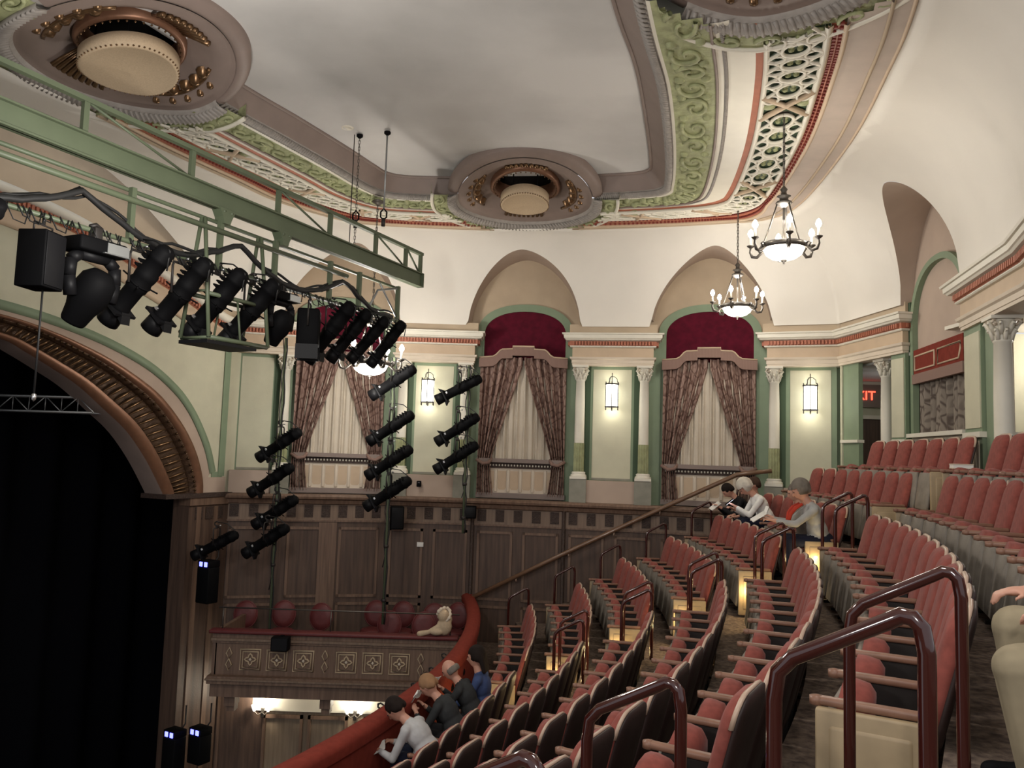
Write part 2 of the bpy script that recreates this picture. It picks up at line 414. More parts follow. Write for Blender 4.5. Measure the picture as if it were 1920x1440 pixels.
# a strip of pale wall at the stage corner and the pilaster of the rear corner
column(M0, .45, .1, -.46, 1.79, 'ivory column left of the leftmost window, partly behind a pipe stand of spotlights')
column(M1, -.63, .1, -.46, 1.79, 'ivory column left of the leftmost wall lantern, behind hanging spotlights')
column(M1, .63, .1, -.46, 1.79, 'ivory column between the leftmost lantern and the middle window, behind spotlights')
column(M2, -.63, .1, -.46, 1.79, 'ivory column between the middle window and the middle lantern')
column(M2, .63, .1, -.46, 1.79, 'ivory column between the middle lantern and the window with the handrail end')
column(M3, -.45, .1, -.46, 1.79, 'ivory column just left of the rightmost wall lantern')
mb = MB()
for M, L, a, b in ((M0, 0, -.52, .62), (M1, 0, -.80, .80), (M2, 0, -.80, .80)):
    P = [M @ V(p) for p in ((a, .5, 0), (a, 0, 0), (b, 0, 0), (b, .5, 0))]
    if M is M0: P = P[1:]
    entab(mb, [(p.x, p.y) for p in P])
P = [M3 @ V(p) for p in ((-.58, .5, 0), (-.58, 0, 0))]
eI = V((I_[0]-H[0], I_[1]-H[1])); eI.normalize(); nI = V((-eI.y, eI.x))
entab(mb, [(p.x, p.y) for p in P]+[H, I_, (I_[0]+.5*nI.x, I_[1]+.5*nI.y)])
eK = V((K[0]-J[0], K[1]-J[1])); eK.normalize(); nK = V((-eK.y, eK.x))
entab(mb, [(J[0]+.5*nK.x, J[1]+.5*nK.y), J, K, L_])
mb.lathe([(.10, 2.40), (.10, 2.62), (0, 2.62)], M_tan, 12, Mx.Translation((H[0]+.08, H[1]+.10, 0)))
struct(mb.build('trim_entablature'))

# ---------------------------------------------------------------- windows with lunette, crimson tympanum and drapery
def arch(hw, zs, zt, n=24, p=2.2):
    return [(hw*(-1 if a > pi/2 else 1)*abs(cos(a))**(2/p), zs+(zt-zs)*abs(sin(a))**(2/p)) for a in [pi*i/n for i in range(n+1)]]
def window(num, p, q, tymp, lblx):
    M, L = frame(p, q)
    w = empty('window_%d' % num, M=M); struct(w)
    o = MB(); y = .34
    o.box(-L/2-.5, L/2+.5, y+.05, y+.3, 2.2, 4.3, M_tan); o.box(-L/2-.05, L/2+.05, y+.05, y+.3, -.95, 2.2, M_tan2); o.build('wall_recess', w)
    ot = arch(.99, 2.46, 3.07); inn = arch(.84, 2.44, 2.92); o = MB()
    o.loft([[(x, y+.05, z) for x, z in ot], [(x, y, z) for x, z in ot], [(x, y, z) for x, z in inn], [(x, y+.05, z) for x, z in inn]], M_green, False, False)
    for s in (-1, 1): o.box(min(s*.84, s*.99), max(s*.84, s*.99), y, y+.05, -.94, 2.46, M_green)
    o.build('arch_band', w)
    o = MB(); o.prism(inn+[(-.84, 1.6), (.84, 1.6)], y+.03, y+.06, tymp); o.build('tympanum', w)
    o = MB(); o.box(-.84, .84, y-.18, y+.05, -.19, -.11, M_mauve); o.box(-.84, .84, y-.10, y+.05, -.30, -.19, M_woodp)
    for i in range(27): o.lathe([(.0, -.022), (.018, -.012), (.018, .012), (0, .022)], M_white, 6, Mx.Translation((-.8+1.6*i/26, y-.11, -.245)))
    o.build('ledge', w)
    o = MB(); o.box(-.84, .84, y-.06, y+.05, -.80, -.30, M_cream)
    for i in range(6):
        x = -.625+.25*i; o.box(x-.085, x+.085, y-.065, y-.055, -.70, -.36, M_rose)
        o.prism([(x-.085, -.70), (x+.085, -.70), (x+.06, -.735), (x-.06, -.735)], y-.065, y-.05, M_rose)
    for i in range(7):
        x = -.75+.25*i; o.rbox(x-.03, x+.03, y-.09, y-.05, -.78, -.33, M_cream, .012)
    o.box(-.9, .9, y-.14, y+.05, -.90, -.80, M_mauve); o.build('apron', w)
    return w, M

def drape(mb, edge, y, zt, zb, m, n=80, folds=6, depth=.05, zn=30, ph=0):
    """hanging cloth; edge(z) -> (x0, x1) at height z; folds deepen where it is gathered"""
    rings = []
    for i in range(zn+1):
        z = lerp(zt(0) if callable(zt) else zt, zb, i/zn); r = []
        for j in range(n+1):
            u = j/n; z2 = z if not callable(zt) else lerp(zt(u), zb, i/zn)
            x0, x1 = edge(z2)
            f = sin(2*pi*folds*u+ph)+.45*sin(2*pi*folds*1.7*u+1+ph)
            r.append((lerp(x0, x1, u), y-depth*f*.7, z2))
        rings.append(r)
    mb.loft(rings, m, False, True)
def drapery(M, lbl, y=.30):
    t = empty('window_drapery', M=M)
    def outline(z):               # inner edge of the tied-back curtain, outer edge
        inner = interp([-.84, -.40, -.18, .10, .5, .9, 1.3, 1.78], [.55, .61, .62, .55, .42, .29, .16, .02], z)
        return inner, .88
    for s in (1, -1):
        o = MB(); e = (lambda z: outline(z)) if s > 0 else (lambda z: tuple(-q for q in outline(z)))
        drape(o, e, y-.07, 1.95, -.84, M_drapery, 110, 6.5, .075, 34, ph=.6*s)
        c = o.build('curtain', t)
        k = MB(); k.tube([(s*.58, y-.1, -.12), (s*.64, y-.19, -.20), (s*.75, y-.20, -.22), (s*.89, y-.14, -.14)], .035, M_valance, 8); k.build('tieback', c)
    o = MB(); drape(o, lambda z: (-.68, .68), y+.0, 1.9, -.13, M_sheer, 160, 10, .045, 8); o.build('sheer', t)
    o = MB()
    up = [(-.90, 1.93), (-.62, 1.95), (-.55, 1.99), (-.48, 2.07), (-.43, 2.10), (-.22, 2.11), (-.22, 2.165), (.22, 2.165), (.22, 2.11), (.43, 2.10), (.48, 2.07), (.55, 1.99), (.62, 1.95), (.90, 1.93)]
    lo = [(x, z-(.19 if abs(x) < .5 else .2)) for x, z in up]
    o.loft([[(x, y-.14, z) for x, z in lo], [(x, y-.21, z) for x, z in lo], [(x, y-.21, z) for x, z in up], [(x, y+.02, z) for x, z in up]], M_valance, False, False)
    v = o.build('valance', t)
    o = MB(); o.tube([(x, y-.21, z) for x, z in up], .016, M_rose, 6); o.build('gimp', v)
    for s in (-1, 1): pass
    return tag(t, lbl, 'curtains', 'window drapery on the far wall')
w, M = window(1, B, C_, M_fabric, ''); drapery(M, 'rose brocade window curtains partly hidden by the leftmost chandelier and spotlights')
w, M = window(2, D, E_, M_fabric, ''); drapery(M, 'rose brocade tied-back curtains with sheer in the middle window')
w, M = window(3, F_, G, M_fabric, ''); drapery(M, 'rose brocade tied-back curtains behind the top end of the wall handrail')

# ---------------------------------------------------------------- stage wall with the proscenium arch
PM = Mx(((.4027, -.9153, 0, A[0]), (.9153, .4027, 0, A[1]), (0, 0, 1, 0), (0, 0, 0, 1)))   # local x = -distance from the corner
TC = 5.7
def both(pts, n=44):
    c = crom([(t, z, 0) for t, z in pts], n); c = [(q.x, q.y) for q in c]
    return c+[(2*TC-t, z) for t, z in reversed(c[:-1])]
gin = both([(1.42, -.95), (1.52, -.79), (1.88, -.29), (2.29, .15), (2.73, .47), (3.24, .82), (3.71, 1.05), (4.14, 1.24), (4.54, 1.38), (5.7, 1.50)])
gout = both([(.58, -.95), (.62, -.60), (.82, -.12), (1.18, .36), (1.69, .81), (2.27, 1.12), (2.81, 1.34), (3.3, 1.49), (3.75, 1.6), (4.4, 1.71), (5.7, 1.80)])
grn = both([(.34, -.53), (.50, -.1), (.74, .3), (1.0, .63), (1.35, .94), (1.96, 1.29), (2.83, 1.58), (3.77, 1.77), (4.59, 1.86), (5.7, 1.93)])
red = both([(-.02, 2.20), (.40, 2.24), (.78, 2.37), (1.4, 2.60), (2.08, 2.81), (2.6, 2.96), (3.2, 3.12), (3.86, 3.25), (4.72, 3.35), (5.7, 3.39)])
def zat(curve, t): return interp([c[0] for c in curve], [c[1] for c in curve], t)
def off(curve, d):
    out = []
    for i, (t, z) in enumerate(curve):
        a = curve[max(i-1, 0)]; b = curve[min(i+1, len(curve)-1)]
        dx, dz = b[0]-a[0], b[1]-a[1]; l = sqrt(dx*dx+dz*dz); out.append((t-dz/l*d, z+dx/l*d))
    return out
def asweep(mb, curve, prof, m, closed=True):
    """profile (d outward in the plane, y out of the plane) along a curve (t,z)"""
    rings = [[(-t, y, z) for t, z in off(curve, d)] for d, y in prof]
    mb.loft(rings, m, False, True)
mid = [((a[0]+b[0])/2, (a[1]+b[1])/2) for a, b in zip(gin, gout)]
mb = MB(); T = [-.3+i*.04 for i in range(300)]
def strip(lo, hi, m, y):
    mb.loft([[(-t, y, lo(t)) for t in T], [(-t, y, hi(t)) for t in T]], m, False, False)
strip(lambda t: max(-.95, zat(gout, t)-.04) if gout[0][0]+.02 < t < 2*TC-gout[0][0]-.02 else -.95, lambda t: zat(red, t), M_wall, .03)
strip(lambda t: zat(red, t), lambda t: 5.3, M_tan, .03)
struct(mb.build('wall_left', M=PM))
mb = MB()
band = [(a, b) for a, b in zip(off(gout, .0), off(grn, -.07))]
mb.loft([[(-a[0], .02, a[1]) for a, b in band], [(-b[0], .02, b[1]) for a, b in band]], M_tan2, False, False)
mb.box(-.75, -.0, .012, .025, -.95, -.62, M_tan2); mb.box(-.36, -.1, .01, .022, -.62, -.52, M_green)
mb.box(-.2, -.05, .005, .02, -.6, 1.85, M_green); mb.box(-.5, 0, .005, .02, 1.80, 1.9, M_green)
asweep(mb, grn, [(-.07, .03), (-.07, .0), (.07, 0), (.07, .03)], M_green)
struct(mb.build('trim_stage_bands', M=PM))
mb = MB()
asweep(mb, red, [(-.36, .02), (-.36, -.03), (-.30, -.04), (-.12, -.04), (-.10, -.07), (-.07, -.07), (-.05, -.05)], M_rose)
asweep(mb, red, [(-.05, -.04), (-.05, -.075), (.055, -.085), (.06, -.03)], M_pink)
asweep(mb, red, [(.06, -.05), (.07, -.13), (.11, -.16), (.19, -.17), (.20, .03)], M_white)
ln = [0]
for a, b in zip(red, red[1:]): ln.append(ln[-1]+sqrt((a[0]-b[0])**2+(a[1]-b[1])**2))
for i in range(int(ln[-1]/.07)):
    s = i*.07; t = interp(ln, [c[0] for c in red], s); z = zat(red, t)
    if t < 9: mb.box(-t-.02, -t+.02, -.12, -.07, z-.04, z+.05, M_pink)
struct(mb.build('trim_stage_cornice', M=PM))
mb = MB()
g = lambda k: [(lerp(a[0], b[0], k), lerp(a[1], b[1], k)) for a, b in zip(gin, gout)]
def gl(ks, m):
    mb.loft([[(-t, y, z) for t, z in g(k)] for k, y in ks], m, False, True)
gl([(-.01, .45), (-.01, .12), (.02, .06)], M_mauve); gl([(.02, .06), (.10, -.02), (.24, .0)], M_copper)
gl([(.24, .0), (.28, .10), (.50, .13), (.70, .08)], M_goldd); gl([(.70, .08), (.75, -.02), (.80, -.02)], M_goldd)
gl([(.80, -.02), (.84, -.06), (.95, -.07), (1.0, .0), (1.0, .05)], M_copper)
gm = g(.5); L2 = [0]
for a, b in zip(gm, gm[1:]): L2.append(L2[-1]+sqrt((a[0]-b[0])**2+(a[1]-b[1])**2))
for i in range(int(L2[-1]/.13)):             # leaf bars across the gilded hollow and bead row outside it
    s = i*.13/L2[-1]*(len(gm)-1); j = min(int(s), len(gm)-2); u = s-j
    a = [lerp(gin[j][q], gin[j+1][q], u) for q in (0, 1)]; b = [lerp(gout[j][q], gout[j+1][q], u) for q in (0, 1)]
    pt_ = lambda k, y: (-lerp(a[0], b[0], k), y, lerp(a[1], b[1], k))
    mb.tube([pt_(.30, .07), pt_(.42, .06), pt_(.56, .055), pt_(.68, .04)], [.006, .022, .024, .008], M_gold, 5)
    for q in (0, .5): mb.lathe([(0, -.026), (.022, -.012), (.022, .012), (0, .026)], M_gold, 6, Mx.Translation(pt_(.76+.0*q, -.035)))
struct(mb.build('trim_proscenium', M=PM))
mb = MB()                                     # panelled jamb below the arch and ledge
mb.box(-.9, .2, -.03, .35, -8.5, -.93, M_wood); mb.box(-.72, -.62, -.05, 0, -8.5, -1.15, M_woodm); mb.box(-.3, -.2, -.05, 0, -8.5, -1.15, M_woodm)
mb.box(-1.5, .1, -.1, .5, -.98, -.9, M_woodp); mb.box(-.92, .1, -.07, .2, -1.12, -.98, M_woodm)
for i in range(3): mb.box(-.75+.25*i, -.57+.25*i, -.045, 0, -1.38, -1.16, M_woodp)
struct(mb.build('wall_left', M=PM))
mb = MB(); rr = []
for zz in (-8.5, 5): rr.append([(x, 2.2+.12*sin(x*7), zz) for x in [-14+.08*i for i in range(190)]])
mb.loft(rr, M_drape, False, True)
o = mb.build('stage_curtain', M=PM); tag(o, 'black stage curtain filling the dark proscenium opening', 'curtain')
mb = MB(); mb.box(.2, .4, .1, 2.4, -8.5, 5, M_drape); mb.box(-14, .4, .2, 2.4, 2.4, 2.5, M_drape); struct(mb.build('wall_stage', M=PM))

MED = ((.12, 13.62, 1.30, pi/2), (-4.62, 9.05, 1.30, 2.72), (1.95, 6.40, 1.34, -.15))
def cull(mb, k=.93):
    keep = []
    for i, f in enumerate(mb.f):
        x = sum(mb.v[j][0] for j in f)/len(f); y = sum(mb.v[j][1] for j in f)/len(f); z = sum(mb.v[j][2] for j in f)/len(f)
        if z > 4.1 and any((x-a)**2+(y-b)**2 < (r*(1.13 if cos(atan2(y-b, x-a)-w) > .15 else k))**2 for a, b, r, w in MED): continue
        keep.append(i)
    mb.f = [mb.f[i] for i in keep]; mb.mi = [mb.mi[i] for i in keep]; mb.sm = [mb.sm[i] for i in keep]
# ---------------------------------------------------------------- ceiling: rings of the border, field, cove
OUT = [(-8.2, 4.0), (-7.0, 6.6), (-5.72, 9.76), (-5.21, 11.25), (-4.64, 12.56), (-4.19, 13.6), (-3.29, 14.62), (-2.53, 14.89), (-1.1, 14.98), (.31, 14.88), (2.27, 14.48), (3.65, 14.08), (4.42, 13.71), (4.66, 12.79), (4.40, 10.32), (3.99, 8.39), (3.6, 6.97), (2.6, 4.2), (1.2, 1.5)]
INN = [(-6.2, 4.6), (-5.0, 7.3), (-3.79, 10.18), (-3.25, 11.32), (-2.75, 12.45), (-2.45, 13.2), (-2.30, 13.5), (-1.99, 13.66), (-1.24, 13.65), (.12, 13.49), (1.08, 13.35), (1.85, 13.18), (2.16, 12.98), (2.14, 12.60), (1.86, 11.3), (1.43, 9.54), (1.04, 8.35), (.3, 6.0), (-.8, 3.8)]
FS = [0, .07, .34, .60, .62, .63, .64, .65, .82, .84, .91, 1]
FR = [0, .20, .25, .47, .50, .585, .62, .65, .845, .86, .91, 1]
RZ = [4.25, 4.27, 4.29, 4.30, 4.33, 4.35, 4.35, 4.36, 4.42, 4.44, 4.52, 4.8]
NS = 19*16
oc = crom([(x, y, 0) for x, y in OUT], NS); ic = crom([(x, y, 0) for x, y in INN], NS)
def surf(u, v):
    """u along the border 0..1, v ring index 0..11 (may be fractional)"""
    s = u*(NS-1); i = min(int(s), NS-2); f = s-i; o_ = oc[i].lerp(oc[i+1], f); n_ = ic[i].lerp(ic[i+1], f)
    w = min(1, max(0, (u*18-11.6)/1.2)); j = min(int(v), 10); g_ = v-j
    fa = lerp(FS[j], FS[j+1], g_); fb = lerp(FR[j], FR[j+1], g_); p = o_.lerp(n_, lerp(fa, fb, w))
    return V((p.x, p.y, lerp(RZ[j], RZ[j+1], g_)))
BM = [M_fascia, M_pink, M_dgreen, M_pink, M_white, M_white, M_white, M_lime, M_white, M_rope, M_mauve]
US = [i/(NS-1) for i in range(NS)]
for bi, bname in enumerate(('tan', 'red', 'lattice', 'red', 'plain', 'rope', 'plain', 'scroll', 'plain', 'rope', 'cove')):
    if bi in (4, 5, 6): continue
    mb = MB(); mb.loft([[surf(u, bi+q/8) for u in US] for q in range(9)], BM[bi], False, True)
    if bi == 0:
        mb.tube([surf(u, .35)-V((0, 0, .01)) for u in US], .02, M_tan, 6); mb.tube([surf(u, .02) for u in US], .02, M_rose, 6)
    if bi == 1:
        mb.tube([surf(u, 1)-V((0, 0, .01)) for u in US], .03, M_rose, 6); mb.tube([surf(u, 2)-V((0, 0, .01)) for u in US], .03, M_rose, 6)
        for k in range(300):
            u = .13+.80*k/300
            for q, r in ((1.3, 0), (1.7, .5)):
                a = surf(u+r*.0013, q); mb.box(a.x-.016, a.x+.016, a.y-.016, a.y+.016, a.z-.03, a.z+.01, mat('dark_red_paint', (.20, .035, .025, 1)))
    if bi == 2:                               # pierced tracery: big and small rings, diagonals, hexagon ends
        mb.tube([surf(u, 2.04)-V((0, 0, .02)) for u in US], .035, M_white, 6); mb.tube([surf(u, 2.96)-V((0, 0, .02)) for u in US], .035, M_white, 6)
        n = 64; du = .86/n
        def rb(pts, r=.022, m=M_white): mb.tube([surf(u, 2+v)-V((0, 0, .035)) for u, v in pts], r, m, 5)
        for k in range(n):
            u0 = .10+k*du; uc = u0+du/2
            if k % 6 == 5:                    # divider: crossing bars with small leaf triangles
                rb([(u0-du*.2, .05), (uc, .5), (u0-du*.2, .95)], .04, M_rose); rb([(u0+du*1.2, .05), (uc, .5), (u0+du*1.2, .95)], .04, M_rose)
                for vv in (.18, .82):
                    a = surf(uc, 2+vv); mb.lathe([(0, -.04), (.07, -.03), (.09, .02)], M_lime, 8, Mx.Translation(a-V((0, 0, .01))))
                continue
            cir = lambda ru, rv, cu, cv: [(cu+ru*cos(q), cv+rv*sin(q)) for q in [2*pi*i/18 for i in range(19)]]
            rb(cir(du*.42, .22, uc, .5), .024)
            rb(cir(du*.25, .14, u0, .2), .02); rb(cir(du*.25, .14, u0, .8), .02)
            rb([(u0, .05), (uc, .28)], .02); rb([(u0+du, .05), (uc, .28)], .02); rb([(u0, .95), (uc, .72)], .02); rb([(u0+du, .95), (uc, .72)], .02)
            rb([(u0, .35), (u0, .65)], .02)
            for j in range(4):
                q = pi/4+j*pi/2; a = surf(uc+du*.18*cos(q), 2.5+.1*sin(q))
                mb.lathe([(0, -.03), (.03, -.015), (.04, .02)], M_lime, 6, Mx.Translation(a-V((0, 0, .01))))
    if bi == 3:
        mb.loft([[surf(u, 4+q/4) for u in US] for q in range(13)], M_white, False, True)
        for k in range(260):
            u = .60+.33*k/260; a = surf(u, 5.6); b = surf(u+.0012, 5.95)
            mb.tube([a-V((0, 0, .01)), b-V((0, 0, .01))], .014, M_rope, 4)
        mb.tube([surf(u, 7)-V((0, 0, .01)) for u in US], .02, M_mauve, 6)
    if bi == 7:                               # running scroll
        n = 46; du = .86/n
        for k in range(n):
            uc = .10+(k+.5)*du; sg = 1 if k % 2 else -1
            sp = [(uc+du*.5*(1-q/8.5)*cos(q*sg+1), 7.5+.36*(1-q/8.5)*sin(q*sg+1)) for q in [i*.45 for i in range(17)]]
            mb.tube([surf(u, v)-V((0, 0, .015)) for u, v in sp], [.035*(1-.5*i/16) for i in range(17)], M_lime, 5)
            for dv in (-.28, .28):
                a = surf(uc+du*.5, 7.5+dv); mb.lathe([(0, -.05), (.05, -.03), (.07, .02)], M_lime, 7, Mx.Translation(a))
    if bi == 9:
        n = 420
        for k in range(n):
            u = .08+.88*k/n; a = surf(u, 9.15); b = surf(u+.0012, 9.85)
            mb.tube([a-V((0, 0, .01)), (a+b)/2-V((0, 0, .04)), b-V((0, 0, .01))], .022, M_rope, 4)
    if bi == 10:
        
        mb.tube([surf(u, 11)-V((0, 0, .01)) for u in US], .03, M_mauve, 6)
    cull(mb); struct(mb.build('trim_ceiling_'+bname))
mb = MB(); cen = V((-2.2, 8.2, 4.9)); rg = [surf(u, 11) for u in US]
mb.loft([[p.lerp(cen, 1-q)+V((0, 0, .06*q*(1-q))) for p in rg] for q in (0, .2, .4, .55, .65, .7, .75, .8, .85, .9, .95, 1)], M_field, False, True); struct(mb.build('ceiling'))

mb = MB(); mb.box(-12, 6, -2.5, 9.2, 4.93, 4.99, M_field); struct(mb.build('ceiling'))
# cove: from the wall head to the border, cut by the lunettes
cov = [(-10.2, 4.6), (-9.2, 6.6), (-8.2, 8.9), (-7.1, 11.4), (-6.2, 13.4)]
wallp = [(-10.6, 3.4)]+cov[:]+[A, B, C_, D, E_, F_, G, H, I_, J, K, L_, (2.6, 2.6)]
def dens(path, step):
    out = []
    for a, b in zip(path, path[1:]):
        l = sqrt((a[0]-b[0])**2+(a[1]-b[1])**2); n = max(2, int(l/step))
        out += [(lerp(a[0], b[0], i/n), lerp(a[1], b[1], i/n)) for i in range(n)]
    return out+[path[-1]]
WP = dens(wallp, .045); NW = len(WP)
key = [(-10.6, 3.4, 0), (-7.1, 11.4, .2), (A[0], A[1], .305), (B[0], B[1], .345), (C_[0], C_[1], .405), (D[0], D[1], .455), (E_[0], E_[1], .525), (F_[0], F_[1], .58), (G[0], G[1], .64), (H[0], H[1], .672), (I_[0], I_[1], .735), (J[0], J[1], .80), (K[0], K[1], .862), (2.6, 2.6, 1)]
kd = []
acc = [0]
for a, b in zip(WP, WP[1:]): acc.append(acc[-1]+sqrt((a[0]-b[0])**2+(a[1]-b[1])**2))
for kx, ky, ku in key:
    i = min(range(NW), key=lambda i: (WP[i][0]-kx)**2+(WP[i][1]-ky)**2); kd.append((acc[i], ku))
LUN = []                                       # centre arc length, half width, rise
for p, q, hw, rise in ((B, C_, 1.14, 1.44), (D, E_, 1.14, 1.44), (F_, G, 1.14, 1.44), (I_, J, 1.13, 1.46)):
    c = ((p[0]+q[0])/2, (p[1]+q[1])/2); i = min(range(NW), key=lambda i: (WP[i][0]-c[0])**2+(WP[i][1]-c[1])**2); LUN.append((acc[i], hw, rise))
ca = [acc[min(range(NW), key=lambda i: (WP[i][0]-A[0])**2+(WP[i][1]-A[1])**2)]][0]
LUN.append((ca-5.7, 5.05, 1.50))
Z0, Z1 = 2.57, 4.25
def z0(s):
    z = Z0
    for c, hw, rise in LUN:
        u = abs(s-c)/hw
        if u < 1: z = max(z, Z0+rise*(1-u**1.75)**.56)
    return min(z, Z1-.02)
def covp(i, z):
    s = acc[i]; u = interp([a for a, b in kd], [b for a, b in kd], s); q = surf(u, 0); p = V((WP[i][0], WP[i][1], 0))
    w = min(1, max(0, (z-Z0)/(Z1-Z0))); k = 1-sqrt(max(0, 1-w*w)); r = p.lerp(q, k); r.z = z; return r
mb = MB(); rings = []
for t in [i/14 for i in range(15)]:
    rings.append([covp(i, lerp(z0(acc[i]), Z1+.02, sin(t*pi/2))) for i in range(NW)])
mb.loft(rings, M_cove, False, True)
struct(mb.build('ceiling_cove'))
mb = MB()
for c, hw, rise in LUN[:4]:
    ids = [i for i in range(NW) if abs(acc[i]-c) <= hw+.02]
    fr = []; bk = []
    pm = WP[ids[len(ids)//2]]; p0, p1 = WP[ids[0]], WP[ids[-1]]
    dx = V((p1[0]-p0[0], p1[1]-p0[1], 0)).normalized(); nb = V((-dx.y, dx.x, 0))
    for i in ids:
        f_ = covp(i, z0(acc[i])); w_ = V((WP[i][0], WP[i][1], 0)); dd = (V((pm[0], pm[1], 0))-w_).dot(nb)+(.40 if c != LUN[3][0] else .2)
        b_ = w_+nb*dd; b_.z = f_.z; fr.append(f_-V((0, 0, .004))); bk.append(b_)
    mb.loft([fr, bk], M_tan2, False, True)
struct(mb.build('trim_lunette_reveals'))
# ---------------------------------------------------------------- rear wall on the right: exit opening, curtained recess, second opening
MH, LH = frame(H, I_); MI, LI = frame(I_, J); MJ, LJ = frame(J, K)
mb = MB()
mb.box(-LH/2, -.42, .06, .14, -1.2, 1.8, M_green, MH); mb.box(-LH/2-.0, -LH/2+.05, .03, .08, -1.2, 1.8, M_wall, MH)
mb.box(-LH/2, -.40, .02, .15, .38, .43, M_white, MH)
mb.box(.60, LH/2, .04, .5, -1.2, 1.8, M_green, MH); mb.box(.62, LH/2-.03, .025, .04, .45, 1.72, M_wall, MH); mb.box(.62, LH/2-.02, .02, .5, .36, .42, M_white, MH)
mb.box(.66, LH/2-.08, .025, .04, -1.0, .34, M_wall, MH)
mb.box(LH/2-.02, LH/2+.06, .1, .6, -1.2, 2.6, M_dgreen, MH)
mb.box(-LI/2-.1, LI/2+.1, .12, .5, -1.2, .44, M_cream, MI); mb.box(-LI/2+.05, LI/2-.05, .02, .5, .44, .50, M_white, MI)
mb.box(-LJ/2, -.45, .04, .2, -1.2, 1.8, M_green, MJ); mb.box(-LJ/2+.05, -.47, .025, .04, .5, 1.70, M_wall, MJ); mb.box(-LJ/2, -.42, .0, .5, .38, .45, M_white, MJ)
mb.box(-LJ/2+.07, -.55, .025, .04, -1.0, .34, M_cream, MJ)
mb.box(-.42, -.1, .08, .14, -1.2, 1.8, M_green, MJ)
mb.box(-LI/2-.6, LI/2+.6, .18, .5, 1.80, 4.3, M_tan2, MI); mb.box(-LI/2-.1, LI/2+.1, .34, .6, .4, 1.9, M_tan2, MI)
mb.box(-LH/2, LH/2, .05, .4, 2.42, 2.62, M_tan, MH); mb.box(-LJ/2, LJ/2, .05, .4, 2.42, 2.62, M_tan, MJ); mb.box(-LJ/2+1.0, LJ/2, .04, .4, 1.8, 2.4, M_cream, MJ)
struct(mb.build('wall_right'))
column(MH, .14, .24, -1.13, 1.79, 'ivory column beside the dark exit opening at the rear corner')
column(MJ, -.02, .14, -1.13, 1.79, 'large ivory column nearest the camera at the right edge', 1.1)
w4 = empty('window_4', M=MI); struct(w4)
o = MB(); o.box(-.98, .98, .30, .34, .5, 1.9, M_tan2); o.build('wall_recess', w4)
ot = arch(1.08, 2.15, 3.10); inn = arch(.97, 2.12, 3.01); o = MB()
o.loft([[(x, .19, z) for x, z in ot], [(x, .10, z) for x, z in ot], [(x, .10, z) for x, z in inn], [(x, .19, z) for x, z in inn]], M_green, False, False)
for s in (-1, 1): o.box(min(s*.97, s*1.08), max(s*.97, s*1.08), .10, .19, .5, 2.15, M_green)
o.build('arch_band', w4)
t = empty('recess_drapery', M=MI)
o = MB(); o.box(-.93, .93, .10, .13, 1.40, 1.80, M_velvet); v = o.build('valance', t)
o = MB()
for x0, x1 in ((-.86, -.06), (.06, .86)):
    o.tube([(x0, .095, 1.48), (x1-.06*(x1 > .6), .095, 1.48), (x1, .095, 1.60), (x1, .095, 1.70), (x0, .095, 1.70)], .014, M_rose, 5, True)
o.build('braid', v)
o = MB(); o.box(-.95, .95, .08, .14, 1.27, 1.42, M_valance); o.build('fringe', t)
o = MB(); drape(o, lambda z: (-.93, .93), .22, 1.35, .50, M_brown, 110, 9, .06, 10); o.build('curtain', t)
tag(t, 'brown brocade curtain under a red board in the right-hand recess above the back seats', 'curtains')
# corridor behind the exit opening, foyer behind the second opening
mb = MB(); mb.box(6.5, 9, 16.9, 17, -1.2, 1.0, M_wood); mb.box(6.5, 9, 16.9, 17, 1.0, 1.8, M_wall); mb.box(6.3, 9, 12.5, 17, 1.75, 1.8, M_field); mb.box(9, 9.1, 12.5, 17, -1.2, 1.8, M_wall)
mb.box(6.6, 9, 12.4, 12.5, -1.2, 1.8, M_wall); mb.box(6.5, 9.0, 16.82, 16.9, .96, 1.04, M_white); mb.box(6.5, 9, 16.8, 16.9, 1.62, 1.75, M_white)
struct(mb.build('wall_corridor'))
lamp('corridor_light', (7.6, 14.9, 1.3), 5, .1)
mb = MB(); mb.box(6.0, 9.0, 5.5, 11, 1.9, 1.95, M_white); mb.box(8.6, 8.7, 5.5, 11.2, -1.2, .75, M_wood); mb.box(8.6, 8.7, 5.5, 11.2, .75, 1.9, M_wall)
mb.box(8.5, 8.6, 5.5, 11.2, 1.15, 1.35, M_white); mb.box(6.4, 8.6, 11.1, 11.2, -1.2, 1.9, M_wall); mb.box(8.5, 8.6, 5.5, 11.2, .70, .78, M_woodm)
struct(mb.build('wall_foyer'))
lamp('foyer_light', (7.4, 10.3, 1.55), 22, .1, (1, .95, .88))
s = empty('exit_sign', (7.42, 16.78, 1.44))
mb = MB(); mb.rbox(-.36, .46, -.03, .03, -.24, .24, M_mauve, .01); mb.build('sign_board', s)
def text_mesh(body, size, depth, m):
    c = bpy.data.curves.new('t', 'FONT'); c.body = body; c.size = size; c.extrude = depth; c.align_x = 'CENTER'; c.align_y = 'CENTER'
    o = bpy.data.objects.new('t', c); COL.objects.link(o); dg = bpy.context.evaluated_depsgraph_get()
    me = bpy.data.meshes.new_from_object(o.evaluated_get(dg)); bpy.data.objects.remove(o); me.materials.clear(); me.materials.append(m); return me
link('letters', text_mesh('EXIT', .27, .006, M_exit), s, Mx.Translation((-.04, -.04, 0)) @ Mx.Rotation(pi/2, 4, 'X'))
tag(s, 'red lit EXIT sign in the dark corridor behind the corner opening', 'exit sign')

